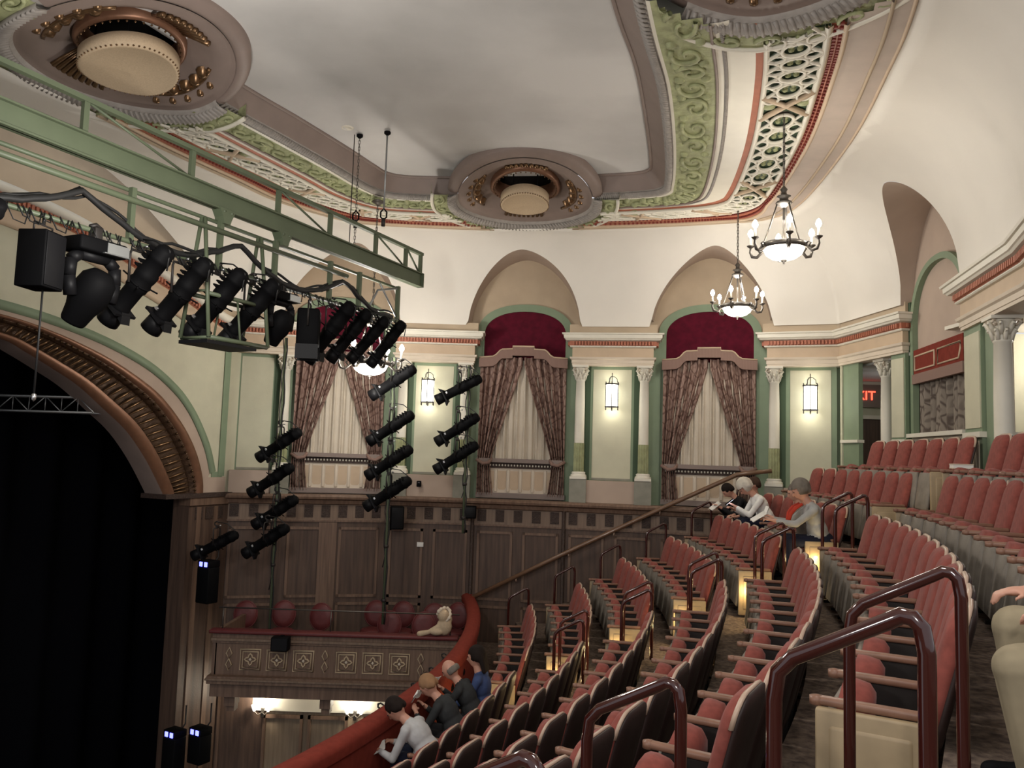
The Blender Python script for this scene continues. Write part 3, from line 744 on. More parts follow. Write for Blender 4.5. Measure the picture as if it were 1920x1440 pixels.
# ---------------------------------------------------------------- ceiling medallions
def medallion(x, y, z, R, disc, rz, lbl, sw=1.75):
    """local +x points to the outside of the ceiling border; the scroll ring runs round that side only"""
    t = empty('ceiling_medallion', (x, y, z), rz); s = R/1.32
    o = MB(); o.lathe([(1.66*s, .16), (1.66*s, -.02), (1.62*s, -.04), (1.40*s, -.02), (1.36*s, .0)], M_lime, 56, a0=-sw, a1=sw)
    o.tube([(1.64*s*cos(q), 1.64*s*sin(q), -.05) for q in [-sw+2*sw*i/48 for i in range(49)]], .032*s, M_white, 6)
    n = 15
    for k in range(n):
        a0 = -sw+2*sw*(k+.5)/n; sg = 1 if k % 2 else -1
        o.tube([((1.51+.10*(1-i/17)*sin(i*.45*sg))*s*cos(a0+.10*(1-i/17)*cos(i*.45)), (1.51+.10*(1-i/17)*sin(i*.45*sg))*s*sin(a0+.10*(1-i/17)*cos(i*.45)), -.045) for i in range(16)], .022*s, M_lime, 5)
    o.build('scroll_ring', t)
    o = MB(); o.lathe([(1.37*s, .0), (1.37*s, -.05), (1.33*s, -.06), (1.20*s, .02), (1.18*s, .06)], M_rope, 56, a0=-sw, a1=sw)
    for k in range(70):
        a = -sw+2*sw*k/70; o.tube([(1.36*s*cos(a), 1.36*s*sin(a), -.06), (1.22*s*cos(a+.03), 1.22*s*sin(a+.03), -.0)], .026*s, M_rope, 4)
    o.build('rope_ring', t)
    o = MB(); o.lathe([(1.36*s, .22), (1.37*s, .10), (1.33*s, .06), (1.24*s, .04), (1.19*s, .06), (1.17*s, .09)], M_mauve, 56, a0=sw-.02, a1=2*pi-sw+.02); o.build('plain_rim', t)
    o = MB(); o.lathe([(1.19*s, .05), (1.12*s, .08), (1.05*s, .07), (.9*s, .16), (.72*s, .30), (.60*s, .36)], M_mauve, 72)
    b = o.build('bowl', t)
    for side in (0, pi):
        o = MB()
        for k in range(9):
            a = side+(k-4)*.09
            o.tube([(.62*s*cos(a), .62*s*sin(a), .31), (.80*s*cos(a), .80*s*sin(a), .20), (.96*s*cos(a), .96*s*sin(a), .09)], [.018*s, .026*s, .034*s], M_gold, 5)
        o.build('shell_ornament', b); o = MB()
        for k in range(5):
            a = side+pi/2+(k-2)*.22
            o.lathe([(0, -.05), (.06, -.03), (.09, .05)], M_gold, 8, Mx.Translation((.86*s*cos(a), .86*s*sin(a), .16)))
            o.lathe([(0, -.03), (.04, -.02), (.05, .04)], M_gold, 8, Mx.Translation((1.0*s*cos(a+.1), 1.0*s*sin(a+.1), .09)))
        o.tube([(.9*s*cos(side+pi/2+q*.1), .9*s*sin(side+pi/2+q*.1), .15) for q in range(-6, 8)], .03, M_gold, 5)
        o.build('rosette_ornament', b)
    o = MB(); o.lathe([(.62*s, .36), (.62*s, .27), (.58*s, .24), (.53*s, .27), (.50*s, .34), (.50*s, .50)], M_copper, 48)
    for k in range(40):
        a = 2*pi*k/40; o.lathe([(0, -.016), (.016, 0), (0, .016)], M_gold, 5, Mx.Translation((.555*s*cos(a), .555*s*sin(a), .235)))
    o.lathe([(.51*s, .49), (0.001, .50)], M_black, 48); o.build('throat', t)  # black cap puts the dark depth of the vent hole into colour
    o = MB(); zz = -.04
    o.lathe([(.001, zz), (disc-.04, zz), (disc-.03, zz-.012), (disc, zz), (disc+.005, zz+.16), (disc-.05, zz+.18), (.001, zz+.18)], M_disc, 56)
    for k in range(60):
        a = 2*pi*k/60; o.lathe([(0, -.014), (.014, 0), (0, .014)], M_gold, 5, Mx.Translation((disc*cos(a), disc*sin(a), zz)))
    for k in range(4):
        a = pi/4+k*pi/2; o.tube([(disc*.7*cos(a), disc*.7*sin(a), zz+.17), (disc*.7*cos(a), disc*.7*sin(a), .49)], .012, M_black, 5)
    o.build('grille_disc', t)
    for ch in t.children_recursive:          # the whole bowl lifts towards the higher ceiling field
        for v in ch.data.vertices:
            v.co.z += .40*min(1, max(0, (.25-v.co.x)/1.55))**1.4
    return tag(t, lbl, 'ceiling vent', 'ceiling vent medallions')
medallion(.12, 13.62, 4.32, 1.30, .42, pi/2, 'round ceiling vent medallion above the middle window, seen whole')
medallion(-4.62, 9.05, 4.32, 1.30, .54, 2.72, 'round ceiling vent medallion at upper left above the green girder')
medallion(1.95, 6.40, 4.32, 1.34, .50, -.15, 'round ceiling vent medallion cut off by the top edge of the picture', 2.0)

# ---------------------------------------------------------------- chandeliers, wall lanterns
def chandelier(x, y, zr, ztop, rot, lbl, s=1.0, on=1.0):
    t = empty('chandelier', (x, y, zr), rot); R = .25*s
    o = MB(); o.lathe([(.001, -.15*s), (.08*s, -.148*s), (.15*s, -.125*s), (.21*s, -.08*s), (.245*s, -.01*s), (.245*s, 0)], M_bowl, 36); o.build('bowl', t)
    o = MB(); o.lathe([(.245*s, -.012*s), (.27*s, -.02*s), (.28*s, .015*s), (.265*s, .05*s), (.245*s, .045*s), (.245*s, -.01*s)], M_bronze, 36); o.build('rim', t)
    o = MB(); o.lathe([(0, -.205*s), (.012*s, -.20*s), (.01*s, -.18*s), (.035*s, -.165*s), (.04*s, -.15*s), (0, -.145*s)], M_bronze, 12); o.build('finial', t)
    arm = cup = bulb = None
    for k in range(6):
        R6 = Mx.Rotation(2*pi*k/6, 4, 'Z')
        if arm is None:
            o = MB()
            sp = [(.36*s+.055*s*(1-q/14)*cos(q), 0, -.03*s+.055*s*(1-q/14)*sin(q)) for q in [3.3-i*.5 for i in range(13)]]
            o.tube([(.26*s, 0, .0), (.29*s, 0, -.03*s), (.34*s, 0, -.075*s), (.40*s, 0, -.06*s), (.425*s, 0, .0), (.42*s, 0, .06*s)], [.02*s, .018*s, .02*s, .02*s, .016*s, .012*s], M_bronze, 7)
            o.tube([(.30*s, 0, -.02*s), (.33*s, 0, .02*s), (.30*s, 0, .045*s), (.275*s, 0, .02*s)], .012*s, M_bronze, 6)
            o.lathe([(.012*s, .05*s), (.045*s, .075*s), (.05*s, .085*s), (.02*s, .09*s)], M_bronze, 12, Mx.Translation((.42*s, 0, 0)))
            arm = o.mesh('arm')
            o = MB(); o.lathe([(.014*s, .085*s), (.014*s, .19*s), (0, .19*s)], M_white, 10, Mx.Translation((.42*s, 0, 0))); cup = o.mesh('candle_sleeve')
            o = MB(); o.lathe([(.0, .185*s), (.026*s, .205*s), (.036*s, .235*s), (.024*s, .275*s), (0, .30*s)], M_bulb, 12, Mx.Translation((.42*s, 0, 0))); bulb = o.mesh('bulb')
        a = link('arm', arm, t, R6); link('candle_sleeve', cup, a); link('bulb', bulb, a)
    o = MB()
    for k in range(3):
        a = 2*pi*(k+.3)/3; o.tube([(.25*s*cos(a), .25*s*sin(a), .03*s), (.17*s*cos(a), .17*s*sin(a), .26*s), (.07*s*cos(a), .07*s*sin(a), .58*s)], .011*s, M_bronze, 6)
    o.tube([(0, 0, .0), (0, 0, .6*s)], .014*s, M_bronze, 8); o.build('stays', t)
    o = MB(); o.lathe([(.02*s, .50*s), (.085*s, .54*s), (.10*s, .56*s), (.09*s, .575*s), (.05*s, .59*s), (.055*s, .63*s), (.085*s, .645*s), (.04*s, .66*s), (.03*s, .70*s), (.045*s, .73*s), (.015*s, .77*s), (0, .78*s)], M_bronze, 18); o.build('crown', t)
    h = ztop-zr; o = MB(); n = int((h-.78*s)/.055)
    for k in range(n):
        z = .78*s+.055*(k+.5); d = (.011, 0) if k % 2 else (0, .011)
        o.tube([(d[0], d[1], z-.03), (d[0], d[1], z+.03), (-d[0], -d[1], z+.03), (-d[0], -d[1], z-.03)], .007, M_bronze, 4, True)
    o.build('chain', t)
    o = MB(); o.lathe([(.095, h), (.095, h-.035), (.05, h-.06), (.012, h-.08), (0, h-.08)], M_bronze, 18); o.build('canopy', t)
    lamp('chandelier_light', (0, 0, .36*s), 62*on*LAMPS, .2, parent=t)
    lamp('chandelier_downlight', (0, 0, -.34*s), 16*on*LAMPS, .12, parent=t)
    return tag(t, lbl, 'chandelier', 'bronze chandeliers')
chandelier(3.26, 9.55, 2.60, 4.34, .35, 'bronze six-arm chandelier at right, nearest and highest of the three', on=.28)
chandelier(3.76, 13.3, 2.57, 4.34, .0, 'bronze six-arm chandelier in front of the window nearest the rear corner', on=.5)
chandelier(-2.45, 13.67, 1.45, 4.33, .12, 'bronze chandelier glowing behind the row of stage spotlights', 1.25, 1.1)
def lantern(M, x, z, lbl):
    t = empty('wall_lantern', M=M @ Mx.Translation((x, .02, z)))
    o = MB(); o.lathe([(.125, -.21), (.125, .21)], M_lglass, 24); g_ = o.build('glass', t)
    o = MB()
    for zz in (-.235, .215): o.lathe([(.135, zz), (.14, zz+.01), (.135, zz+.02)], M_iron, 24)
    for k in range(6):
        a = pi/6+2*pi*k/6; o.tube([(.137*cos(a), .137*sin(a), -.29), (.137*cos(a), .137*sin(a), .27)], .008, M_iron, 5)
    o.build('cage', t)
    o = MB()
    for k in range(3):
        a = 2*pi*k/3; o.tube([(.135*cos(a), .135*sin(a), .24), (.10*cos(a), .10*sin(a), .27), (.095*cos(a), .095*sin(a), .33), (.05*cos(a), .05*sin(a), .37), (0, 0, .38)], .007, M_iron, 5)
    o.tube([(0, 0, .2), (0, 0, .45)], .009, M_iron, 5); o.build('hanger', t)
    o = MB(); o.rbox(-.03, .03, .08, .14, -.12, .2, M_iron, .008); o.tube([(0, .1, .0), (0, .0, -.3)], .008, M_iron, 5); o.build('bracket', t)
    lamp('lantern_light', (0, -.05, -.32), 1.3*LAMPS, .09, (1, .92, .74), parent=t); lamp('lantern_light', (0, -.05, .36), .8*LAMPS, .09, (1, .92, .74), parent=t)
    return tag(t, lbl, 'wall lantern', 'wall lanterns')
lantern(M1, -.12, 1.20, 'lit iron cylinder lantern, leftmost of the three on the far wall')
lantern(M2, 0, 1.20, 'lit iron cylinder lantern between the two clear windows')
lantern(M3, .19, 1.20, 'lit iron cylinder lantern nearest the exit opening, rightmost of the three')

# ---------------------------------------------------------------- rails
def rail_at(k, a, lbl):
    R = RK(k)+.5; t = empty('grab_rail', pol(R, a, FZ[k]), rad(a)+pi)      # local x points to the stage
    P = [(.28, 0, 0), (.28, 0, .6), (.28, 0, .98), (.27, 0, 1.055), (.23, 0, 1.10), (.1, 0, 1.17), (0, 0, 1.225), (-.03, 0, 1.243), (-.055, 0, 1.24), (-.075, 0, 1.22), (-.085, 0, 1.16), (-.085, 0, .6), (-.085, 0, 0)]
    o = MB(); o.tube(P, .0215, M_maroon, 12); o.build('hoop', t)
    for x in (.28, -.085):
        o = MB(); o.lathe([(.045, 0), (.045, .012), (.025, .02), (.022, .03)], M_maroon, 14, Mx.Translation((x, 0, 0))); o.build('foot_flange', t)
    return tag(t, lbl, 'handrail', 'oxblood grab rails')
RN = {1: 'front row', 2: 'second row', 3: 'third row', 4: 'fourth row', 5: 'fifth row', 6: 'sixth row', 7: 'seventh row', 8: 'back row'}
for k in range(1, 7): rail_at(k, math.degrees(math.asin(1.42/(RK(k)+.5))), 'dark red hoop rail beside the far wall at the %s' % RN[k])
for k in range(2, 7):
    rail_at(k, -9.3, 'dark red hoop rail on the far side of the far aisle, %s' % RN[k])
    rail_at(k, -11.45, 'dark red hoop rail on the near side of the far aisle, %s' % RN[k])
rail_at(6, -31.97, 'dark red hoop rail close by, the farther of the two big ones')
rail_at(6, -34.9, 'dark red hoop rail nearest the camera, largest in the picture')
rail_at(5, -33.4, 'dark red hoop rail one row below the two largest, upper part in view')
rail_at(5, -36.1, 'dark red hoop rail whose top just shows at the bottom edge')
t = empty('wall_handrail', (0, 0, 0)); hp = [(-.80, 15.86, -2.90), (1.2, 15.70, -1.86), (2.9, 15.38, -.97), (4.27, 15.02, -.26), (4.85, 14.82, -.17)]
o = MB(); pr = [(-.03, -.03), (.03, -.03), (.035, .02), (.0, .04), (-.035, .02)]
o.tube(hp, .042, M_rail, 8); o.build('rail', t)
o = MB()
for i in range(7):
    u = i/6*3; j = min(int(u), 2); p = V(hp[j]).lerp(V(hp[j+1]), u-j); o.tube([p-V((0, 0, .03)), p+V((0, .02, -.09)), p+V((.02, .13, -.10))], .012, M_edge, 6)
o.build('brackets', t); tag(t, 'long varnished wooden handrail climbing along the far wall', 'handrail')

AR = [12-i*.8 for i in range(80)]
t = empty('balcony_rail', (0, 0, 0))
o = MB(); prof = [(-.11, -.14), (-.12, -.04), (-.09, .0), (-.03, .02), (.03, .02), (.09, .0), (.12, -.04), (.11, -.14)]
o.loft([[pol(14.98+d, a, -2.80+z) for a in AR] for d, z in prof], M_velvet, False, True, False); o.build('velvet_cap', t)
o = MB(); o.loft([[pol(15.05, a, -2.92) for a in AR], [pol(15.05, a, -3.72) for a in AR]], M_velvet, False, True); o.build('inner_face', t)
o = MB(); o.loft([[pol(14.91, a, z) for a in AR] for z in (-2.92, -4.5)]+[[pol(15.2, a, -4.7) for a in AR]], M_woodm, False, True); o.build('outer_face', t)
tag(t, 'curved red velvet balcony rail sweeping from the far wall to the bottom edge', 'balcony rail')

# ---------------------------------------------------------------- box beside the stage
bx0, bx1, by = -4.78, -.75, 13.6
t = empty('theatre_box', (0, 0, 0))
o = MB(); o.rbox(bx0-.1, bx1, by-.1, by+.12, -3.12, -3.06, M_wine, .02); o.build('top_rail', t)
o = MB(); o.box(bx0-.05, bx1, by-.03, by+.1, -3.28, -3.12, M_woodm); o.box(bx0-.06, bx1, by-.06, by, -3.24, -3.20, M_stile); o.box(bx0, bx1, by, by+.1, -3.80, -3.28, M_woodm); o.build('front', t)
o = MB(); n = 8
xs = []
x = bx0+.22
pat = ['n', 'w', 'w', 'w', 'n', 'w', 'w', 'w', 'n', 'w', 'w']
for c in pat:
    wd = .27 if c == 'n' else .44
    if x+wd > bx1: break
    xc = x+wd/2-.12; hw = .06 if c == 'n' else .16
    if c == 'w':
        for q in (.165, .125):
            o.tube([(xc-q, by-.008, -3.54-q), (xc+q, by-.008, -3.54-q), (xc+q, by-.008, -3.54+q), (xc-q, by-.008, -3.54+q)], .016, M_disc, 5, True)
        o.tube([(xc+.07*cos(j*pi/8)*(1+.35*cos(4*j*pi/8)), by-.01, -3.54+.07*sin(j*pi/8)*(1+.35*cos(4*j*pi/8))) for j in range(16)], .016, M_disc, 5, True)
        o.lathe([(0, -.03), (.03, 0), (0, .03)], M_cream, 8, Mx.Translation((xc, by-.01, -3.54)))
    else:
        for zc in (-3.45, -3.63):
            o.tube([(xc, by-.008, zc-.09), (xc+.05, by-.008, zc), (xc, by-.008, zc+.09), (xc-.05, by-.008, zc)], .014, M_disc, 5, True)
    x += wd
o.build('carved_panels', t)
o = MB(); o.box(bx0-.08, bx1, by-.12, by+.1, -3.92, -3.80, M_woodm); o.box(bx0-.1, bx1, by-.15, by, -3.86, -3.83, M_stile); o.box(bx0-.05, bx1, by-.02, by+.2, -4.15, -3.92, M_woodm); o.build('cornice', t)
o = MB(); o.box(bx0-.05, bx1, by, 15.95, -3.86, -3.80, M_carpet); o.box(bx0-.05, bx1, by+.2, 15.9, -4.06, -3.92, M_cream); o.build('deck', t)
o = MB(); o.tube([(bx0, by+.05, -2.72), (bx1, by+.05, -2.72)], .012, M_bronze, 6)
for x in (-4.7, -2.9, -.9): o.tube([(x, by+.05, -3.06), (x, by+.05, -2.72)], .012, M_bronze, 6)
o.build('guard_bar', t)
o = MB(); o.box(bx0-.05, bx0+.02, by, 15.5, -4.15, -3.1, M_woodm); o.build('side', t)
for x in (-4.55, -2.95): 
    o = MB(); o.box(x-.09, x+.09, by+.15, by+.4, -4.35, -4.15, M_woodm); o.box(x-.07, x+.07, by+.2, by+.4, -4.45, -4.35, M_woodm); o.build('console_bracket', t)
tag(t, 'carved wooden theatre box with a dark red top rail beside the stage', 'theatre box')
mb = MB(); mb.box(-5.3, -.6, 15.55, 15.65, -4.98, -4.40, M_white)
for x0, x1 in ((-4.5, -3.75), (-3.65, -2.9), (-2.6, -1.85), (-1.75, -1.0)):
    for a, b, c, d in ((x0, x1, -5.12, -5.06), (x0, x0+.05, -8, -5.06), (x1-.05, x1, -8, -5.06)): mb.box(a, b, 15.57, 15.62, c, d, M_woodm)
mb.box(-5.3, -.6, 15.62, 15.8, -8.5, -4.1, mat('tan_oak_panelling', (.27, .205, .14, 1), .5, c2=(.19, .14, .095, 1), nscale=2, kind='wood'))
struct(mb.build('wall_under_box'))
for i, (x, lb) in enumerate(((-4.50, 'lit twin wall bracket lamp under the box, nearest the stage'), (-2.76, 'lit twin wall bracket lamp under the box, nearer the velvet rail'))):
    s = empty('wall_bracket_lamp', (x, 15.53, -4.98)); o = MB(); o.rbox(-.03, .03, -.02, .02, -.12, .06, M_bronze, .008); o.build('back_plate', s)
    for sx in (-1, 1):
        o = MB(); o.tube([(0, -.03, -.02), (sx*.07, -.08, -.05), (sx*.13, -.09, .02)], .01, M_bronze, 6); ar = o.build('arm', s)
        o = MB(); o.lathe([(.02, .02), (.05, .10), (.055, .13)], M_lglass, 12, Mx.Translation((sx*.13, -.09, 0))); o.build('glass_shade', ar)
    lamp('bracket_light', (0, -.16, .28), 10*LAMPS, .06, (1, .90, .72), parent=s)
    tag(s, lb, 'wall lamp', 'bracket lamps under the box')
# round-backed chairs of the box
def boxchair():
    t = empty('box_chair'); ov = [(.21*cos(q), .30+.24*sin(q)+.38) for q in [2*pi*i/28 for i in range(28)]]
    sh = Mx.Identity(4); sh[1][2] = .12
    o = MB(); o.pad(ov, [(1, .26), (1, .24), (.9, .215), (.5, .205)], M_wine, sh); o.build('backrest', t)
    o = MB(); o.tube([(x, .245+.12*z, z) for x, z in ov], .014, M_wine, 6, True); o.build('back_frame', t)
    o = MB(); o.lathe([(.001, .47), (.18, .475), (.225, .45), (.225, .40), (.001, .40)], M_wine, 24); o.build('seat', t)
    for sx in (-1, 1):
        for sy in (-1, 1):
            o = MB(); o.tube([(sx*.17, sy*.17, .41), (sx*.20, sy*.20, 0)], [.02, .014], M_rail, 7); o.build('leg', t)
    return t
bc = boxchair()
spots = [(-4.75, 14.75, .1, 'red round-backed chair in the box, nearest the stage, low and dark'), (-4.05, 14.9, .2, 'red round-backed chair in the box, second from the stage'), (-3.42, 14.75, -.1, 'red round-backed chair in the box, third from the stage, beside the speaker'), (-2.45, 15.2, .0, 'red round-backed chair in the box back row, leftmost of the right-hand four'), (-1.93, 15.2, 0, 'red round-backed chair in the box back row, second of the right-hand four'), (-1.3, 15.1, .1, 'red round-backed chair in the box back row, third of the right-hand four'), (-.95, 15.25, -.2, 'red round-backed chair in the box back row, rightmost, behind the gilt figure'), (-2.05, 14.25, 0, 'red round-backed chair close to the box rail, left of two front chairs'), (-1.4, 14.25, .1, 'red round-backed chair close to the box rail, right of two front chairs')]
for i, (x, y, r, lb) in enumerate(spots):
    c = bc if i == 0 else copy_tree(bc); c.location = (x, y, -3.80-(.12 if i in (0,) else 0)+(0 if i not in (7, 8) else -.08)); c.rotation_euler = (0, 0, r)
    if i == 0: c.location.z = -3.80
    if i in (7, 8): c.location.z = -3.80
    tag(c, lb, 'chair', 'round-backed chairs in the box')
s = empty('box_speaker', (-3.65, by-.2, -3.22)); o = MB(); o.rbox(-.14, .14, -.09, .09, -.11, .11, M_black, .012); o.build('cabinet', s)
o = MB(); o.box(-.125, .125, -.096, -.09, -.095, .095, M_blackg); o.build('grille', s); o = MB(); o.box(-.03, .03, .0, .2, .06, .12, M_black); o.build('hook', s)
tag(s, 'small black loudspeaker hung on the front of the box', 'speaker')
# ---------------------------------------------------------------- theatre seats
def seat_meshes():
    S = {}
    hw = .205
    bo = [(-hw+.02, .34), (hw-.02, .34), (hw, .40), (hw, .91)]+[(hw-.11+.11*cos(q), .935+.105*sin(q)) for q in [i*pi/2/5 for i in range(1, 6)]]+[(-hw+.11-.11*sin(q), .935+.105*cos(q)) for q in [i*pi/2/5 for i in range(0, 5)]]+[(-hw, .91), (-hw, .40)]
    sh = Mx.Identity(4); sh[1][2] = .26; sh[1][3] = .275
    o = MB(); o.pad(bo, [(.99, .055), (.99, .03), (.93, .002), (.75, -.014), (.3, -.018)], M_plush, sh); S['backrest'] = o.mesh('backrest')
    o = MB(); o.pad(bo, [(1.02, .055), (1.03, .066), (1.02, .075), (.8, .09), (.3, .095)], M_shell, sh); S['back_shell'] = o.mesh('back_shell')
    tp = [p for p in bo if p[1] > .55]
    o = MB(); o.tube([(x*1.01, .05, z+.003) for x, z in tp], .013, M_edge, 6, M=sh); S['top_edge'] = o.mesh('top_edge')
    co_ = [(-.2, .16), (.2, .16), (.215, .22), (.215, .44), (.20, .53), (.155, .61), (.08, .655), (0, .668), (-.08, .655), (-.155, .61), (-.20, .53), (-.215, .44), (-.215, .22)]
    s2 = Mx.Identity(4); s2[1][2] = .14; s2[1][3] = -.005
    o = MB(); o.pad(co_, [(.98, .02), (.98, .06), (.92, .12), (.75, .15), (.3, .16)], M_plush, s2); S['seat_cushion'] = o.mesh('seat_cushion')
    o = MB(); po = [(-.215, .13), (.215, .13), (.222, .2), (.222, .53), (.2, .585), (-.2, .585), (-.222, .53), (-.222, .2)]
    o.pad(po, [(1, .02), (1, -.002), (.95, -.012), (.5, -.018)], M_pan, s2); S['seat_pan'] = o.mesh('seat_pan')
    o = MB(); o.pad([(x, .36+(z-.38)*.92) for x, z in co_], [(.98, .0), (.98, .04), (.9, .09), (.5, .11)], M_plush, Mx(((1, 0, 0, 0), (0, 0, 1, -.08), (0, 1, 0, .40), (0, 0, 0, 1)))); S['seat_down'] = o.mesh('seat_cushion')
    o = MB(); o.rbox(-.027, .027, .02, .44, .60, .635, M_arm, .012, 2); o.lathe([(.0, .594), (.031, .60), (.031, .632), (.0, .64)], M_arm, 12, Mx.Translation((0, .03, 0))); S['armrest'] = o.mesh('armrest')
    o = MB(); o.rbox(-.016, .016, .10, .42, .0, .60, M_iron, .006, 1); o.box(-.04, .04, .06, .46, 0, .025, M_iron); S['standard'] = o.mesh('standard')
    o = MB(); o.rbox(-.022, .022, .03, .45, .03, .60, M_endp, .012, 2); o.rbox(-.03, .03, .08, .40, .10, .54, M_endp, .02, 2); S['end_panel'] = o.mesh('end_panel')
    o = MB(); o.lathe([(0, -.016), (.016, -.008), (.018, .008), (0, .016)], M_aisle, 10); S['aisle_lamp'] = o.mesh('aisle_lamp')
    for m in S.values():
        bm = bmesh.new(); bm.from_mesh(m); bmesh.ops.recalc_face_normals(bm, faces=bm.faces); bm.to_mesh(m); bm.free()
    return S
SM = seat_meshes(); HP = .2525
def make_seat(down=False):
    t = empty('theatre_chair')
    for k in ('backrest', 'back_shell', 'top_edge'): link(k, SM[k], t)
    if down: link('seat_cushion', SM['seat_down'], t)
    else: link('seat_cushion', SM['seat_cushion'], t); link('seat_pan', SM['seat_pan'], t)
    link('armrest', SM['armrest'], t, Mx.Translation((-HP, 0, 0))); link('standard', SM['standard'], t, Mx.Translation((-HP, 0, 0)))
    return t
proto = make_seat(); protod = make_seat(True); used = {}
cmi = co.matrix_world.inverted()
def in_frame(p, m=1.12):
    q = cmi @ V(p)
    if q.z > -.05: return False
    return abs(q.x/-q.z) < 960/1497*m and abs(q.y/-q.z) < 720/1497*m
def seats(block, k, a0, n, name_from, occupied=(), end0=True, end1=True, z=None, lamp0=False, lamp1=False):
    """n seats from angle a0 towards the camera"""
    R = RK(k)-(.32 if k == 8 else 0); da = -math.degrees(2*HP/(R+.25)); out = []
    for i in range(n):
        a = a0+da*(i+.5); p = pol(R, a, FZ[k])
        if not any(in_frame(pol(R+r, a, FZ[k]+h)) for r, h in ((0, .6), (.5, .95), (.1, .1))): continue
        dn = i in occupied; src = protod if dn else proto; key = 'd' if dn else 'u'
        t = copy_tree(src)
        t.location = p; t.rotation_euler = (0, 0, rad(a)-pi/2)
        if i == 0 and end0:
            link('end_panel', SM['end_panel'], t, Mx.Translation((-HP-.035, 0, 0)))
        if i == n-1:
            link('armrest', SM['armrest'], t, Mx.Translation((HP, 0, 0)))
            if end1: link('end_panel', SM['end_panel'], t, Mx.Translation((HP+.035, 0, 0)))
        for cond, x in ((lamp0 and i == 0, -HP-.075), (lamp1 and i == n-1, HP+.075)):
            if cond:
                link('aisle_lamp', SM['aisle_lamp'], t, Mx.Translation((x, .16, .40)))
                lamp('aisle_light', (x*1.25, .12, .34), 2.0*LAMPS, .03, (1, .74, .36), parent=t)
        tag(t, 'red plush tip-up seat, %s from the %s, %s' % (ORD[i+1], name_from, RN[k]), 'theatre seat', 'red tip-up seats in the balcony')
        out.append(t)
    return out
def wipe(t):
    for c in list(t.children): bpy.data.objects.remove(c)
    bpy.data.objects.remove(t)
WN = {1: 0, 2: 7, 3: 8, 4: 8, 5: 8, 6: 8, 7: 8, 8: 8}
AE = -8.75
for k in range(1, 9):
    R = RK(k); da = math.degrees(2*HP/(R+.25)); n = WN[k] or 7; a0 = AE+da*n
    if k == 8: n = 7; a0 = -.80
    occ = {6: (0, 1, 2, 6, 7)}.get(k, ())
    # first seat is next to the far wall
    seats('wall', k, a0, n, 'far wall, wall-side block', occ, True, True, lamp1=k in (2, 3, 4, 5, 6))
ME = {1: -40, 2: -38, 3: -36, 4: -34, 5: -32.4, 6: -31.0, 7: -32.7, 8: -20}
OCC = {1: (0, 1, 2, 3), 7: ()}
for k in range(1, 9):
    R = RK(k); da = math.degrees(2*HP/(R+.25)); n = int((ME[k]+11.8)/-da)
    occ = OCC.get(k, ())
    if k == 7: occ = (int((31.6-11.8)/da), )
    seats('centre', k, -11.8, n, 'far aisle, near block', occ, True, True, lamp0=k in (1, 2, 3, 4, 5, 6))

wipe(proto); wipe(protod)
# ---------------------------------------------------------------- green girder, lighting truss, spotlights
def gx(d): return -7.897+.46*d
GD = V((.46, 1, 0)).normalized(); GN = V((GD.y, -GD.x, 0)); GA = atan2(GD.y, GD.x)
def gp(d, z, o=0): p = V((gx(d), d, z)); return p+GN*o
t = empty('lighting_girder', gp(6.2, 2.80), GA)
def gl_(d): return (d-6.2)*sqrt(1+.46**2)
L0, L1 = -2.2, gl_(13.62)
o = MB(); o.box(L0, L1, -.06, .06, 0, .018, M_ggreen); o.box(L0, L1, -.06, .06, .225, .245, M_ggreen); o.box(L0, L1, -.01, .01, .0, .24, M_ggreen); o.box(L1-.02, L1, -.06, .06, 0, .24, M_ggreen)
o.build('i_beam', t)
o = MB(); o.box(L0, L1, -.035, .035, .56, .61, M_ggreen); o.build('top_chord', t)
dv = [gl_(d) for d in (5.1, 6.4, 7.72, 8.97, 10.3, 11.3, 12.35, 13.15, 13.58)]
for i, x in enumerate(dv):
    o = MB(); o.box(x-.03, x+.03, -.025, .025, .24, .57, M_ggreen); o.build('upright', t)
    if i < len(dv)-1:
        x2 = dv[i+1]; a, b = ((x+.03, .58), (x2-.03, .25)) if i % 2 == 0 else ((x+.03, .25), (x2-.03, .26))
        if i in (2, 4, 6, 7): a, b = (x+.03, .57), (x2-.03, .25)
        o = MB(); o.tube([(a[0], 0, a[1]), (b[0], 0, b[1])], .016, M_ggreen, 6); o.build('brace', t)
tag(t, 'long sage green steel girder with a braced top chord, hung under the ceiling', 'girder')

t = empty('lighting_truss', gp(6.2, 2.1), GA); LT = gl_(13.02)
o = MB(); o.tube([(-2.2, 0, 0), (LT, 0, 0)], .027, M_ggreen, 10); o.build('lower_pipe', t)
o = MB(); o.tube([(-2.2, .05, .56), (LT, .05, .56)], .024, M_ggreen, 8); o.build('upper_pipe', t)
o = MB(); o.tube([(-2.2, -.05, .43), (LT*.80, -.05, .43)], .034, M_ggreen, 10); o.build('middle_pipe', t)
for d in (5.3, 6.6, 8.28, 9.42, 10.3, 11.35, 12.0, 12.98):
    x = gl_(d); o = MB(); o.box(x-.028, x+.028, -.03, .03, 0, .58, M_ggreen); o.build('upright', t)
o = MB(); o.tube([(LT, 0, .56), (gl_(12.45), 0, .40), (gl_(12.2), 0, .0)], .018, M_alu, 6); o.tube([(gl_(12.5), 0, .52), (LT-.02, 0, .03)], .016, M_alu, 6); o.build('end_brace', t)
for d in (9.45, 10.4):
    x = gl_(d); o = MB(); o.prism([(x-.13, .72), (x+.13, .72), (x+.07, .60), (x+.05, .54), (x-.05, .54), (x-.07, .62)], -.07, .07, M_ggreen)
    for dx in (-.06, .06): o.tube([(x+dx, -.09, .68), (x+dx, .09, .68)], .014, M_ggreen, 6)
    o.build('hanger_bracket', t)
o = MB(); cp = []
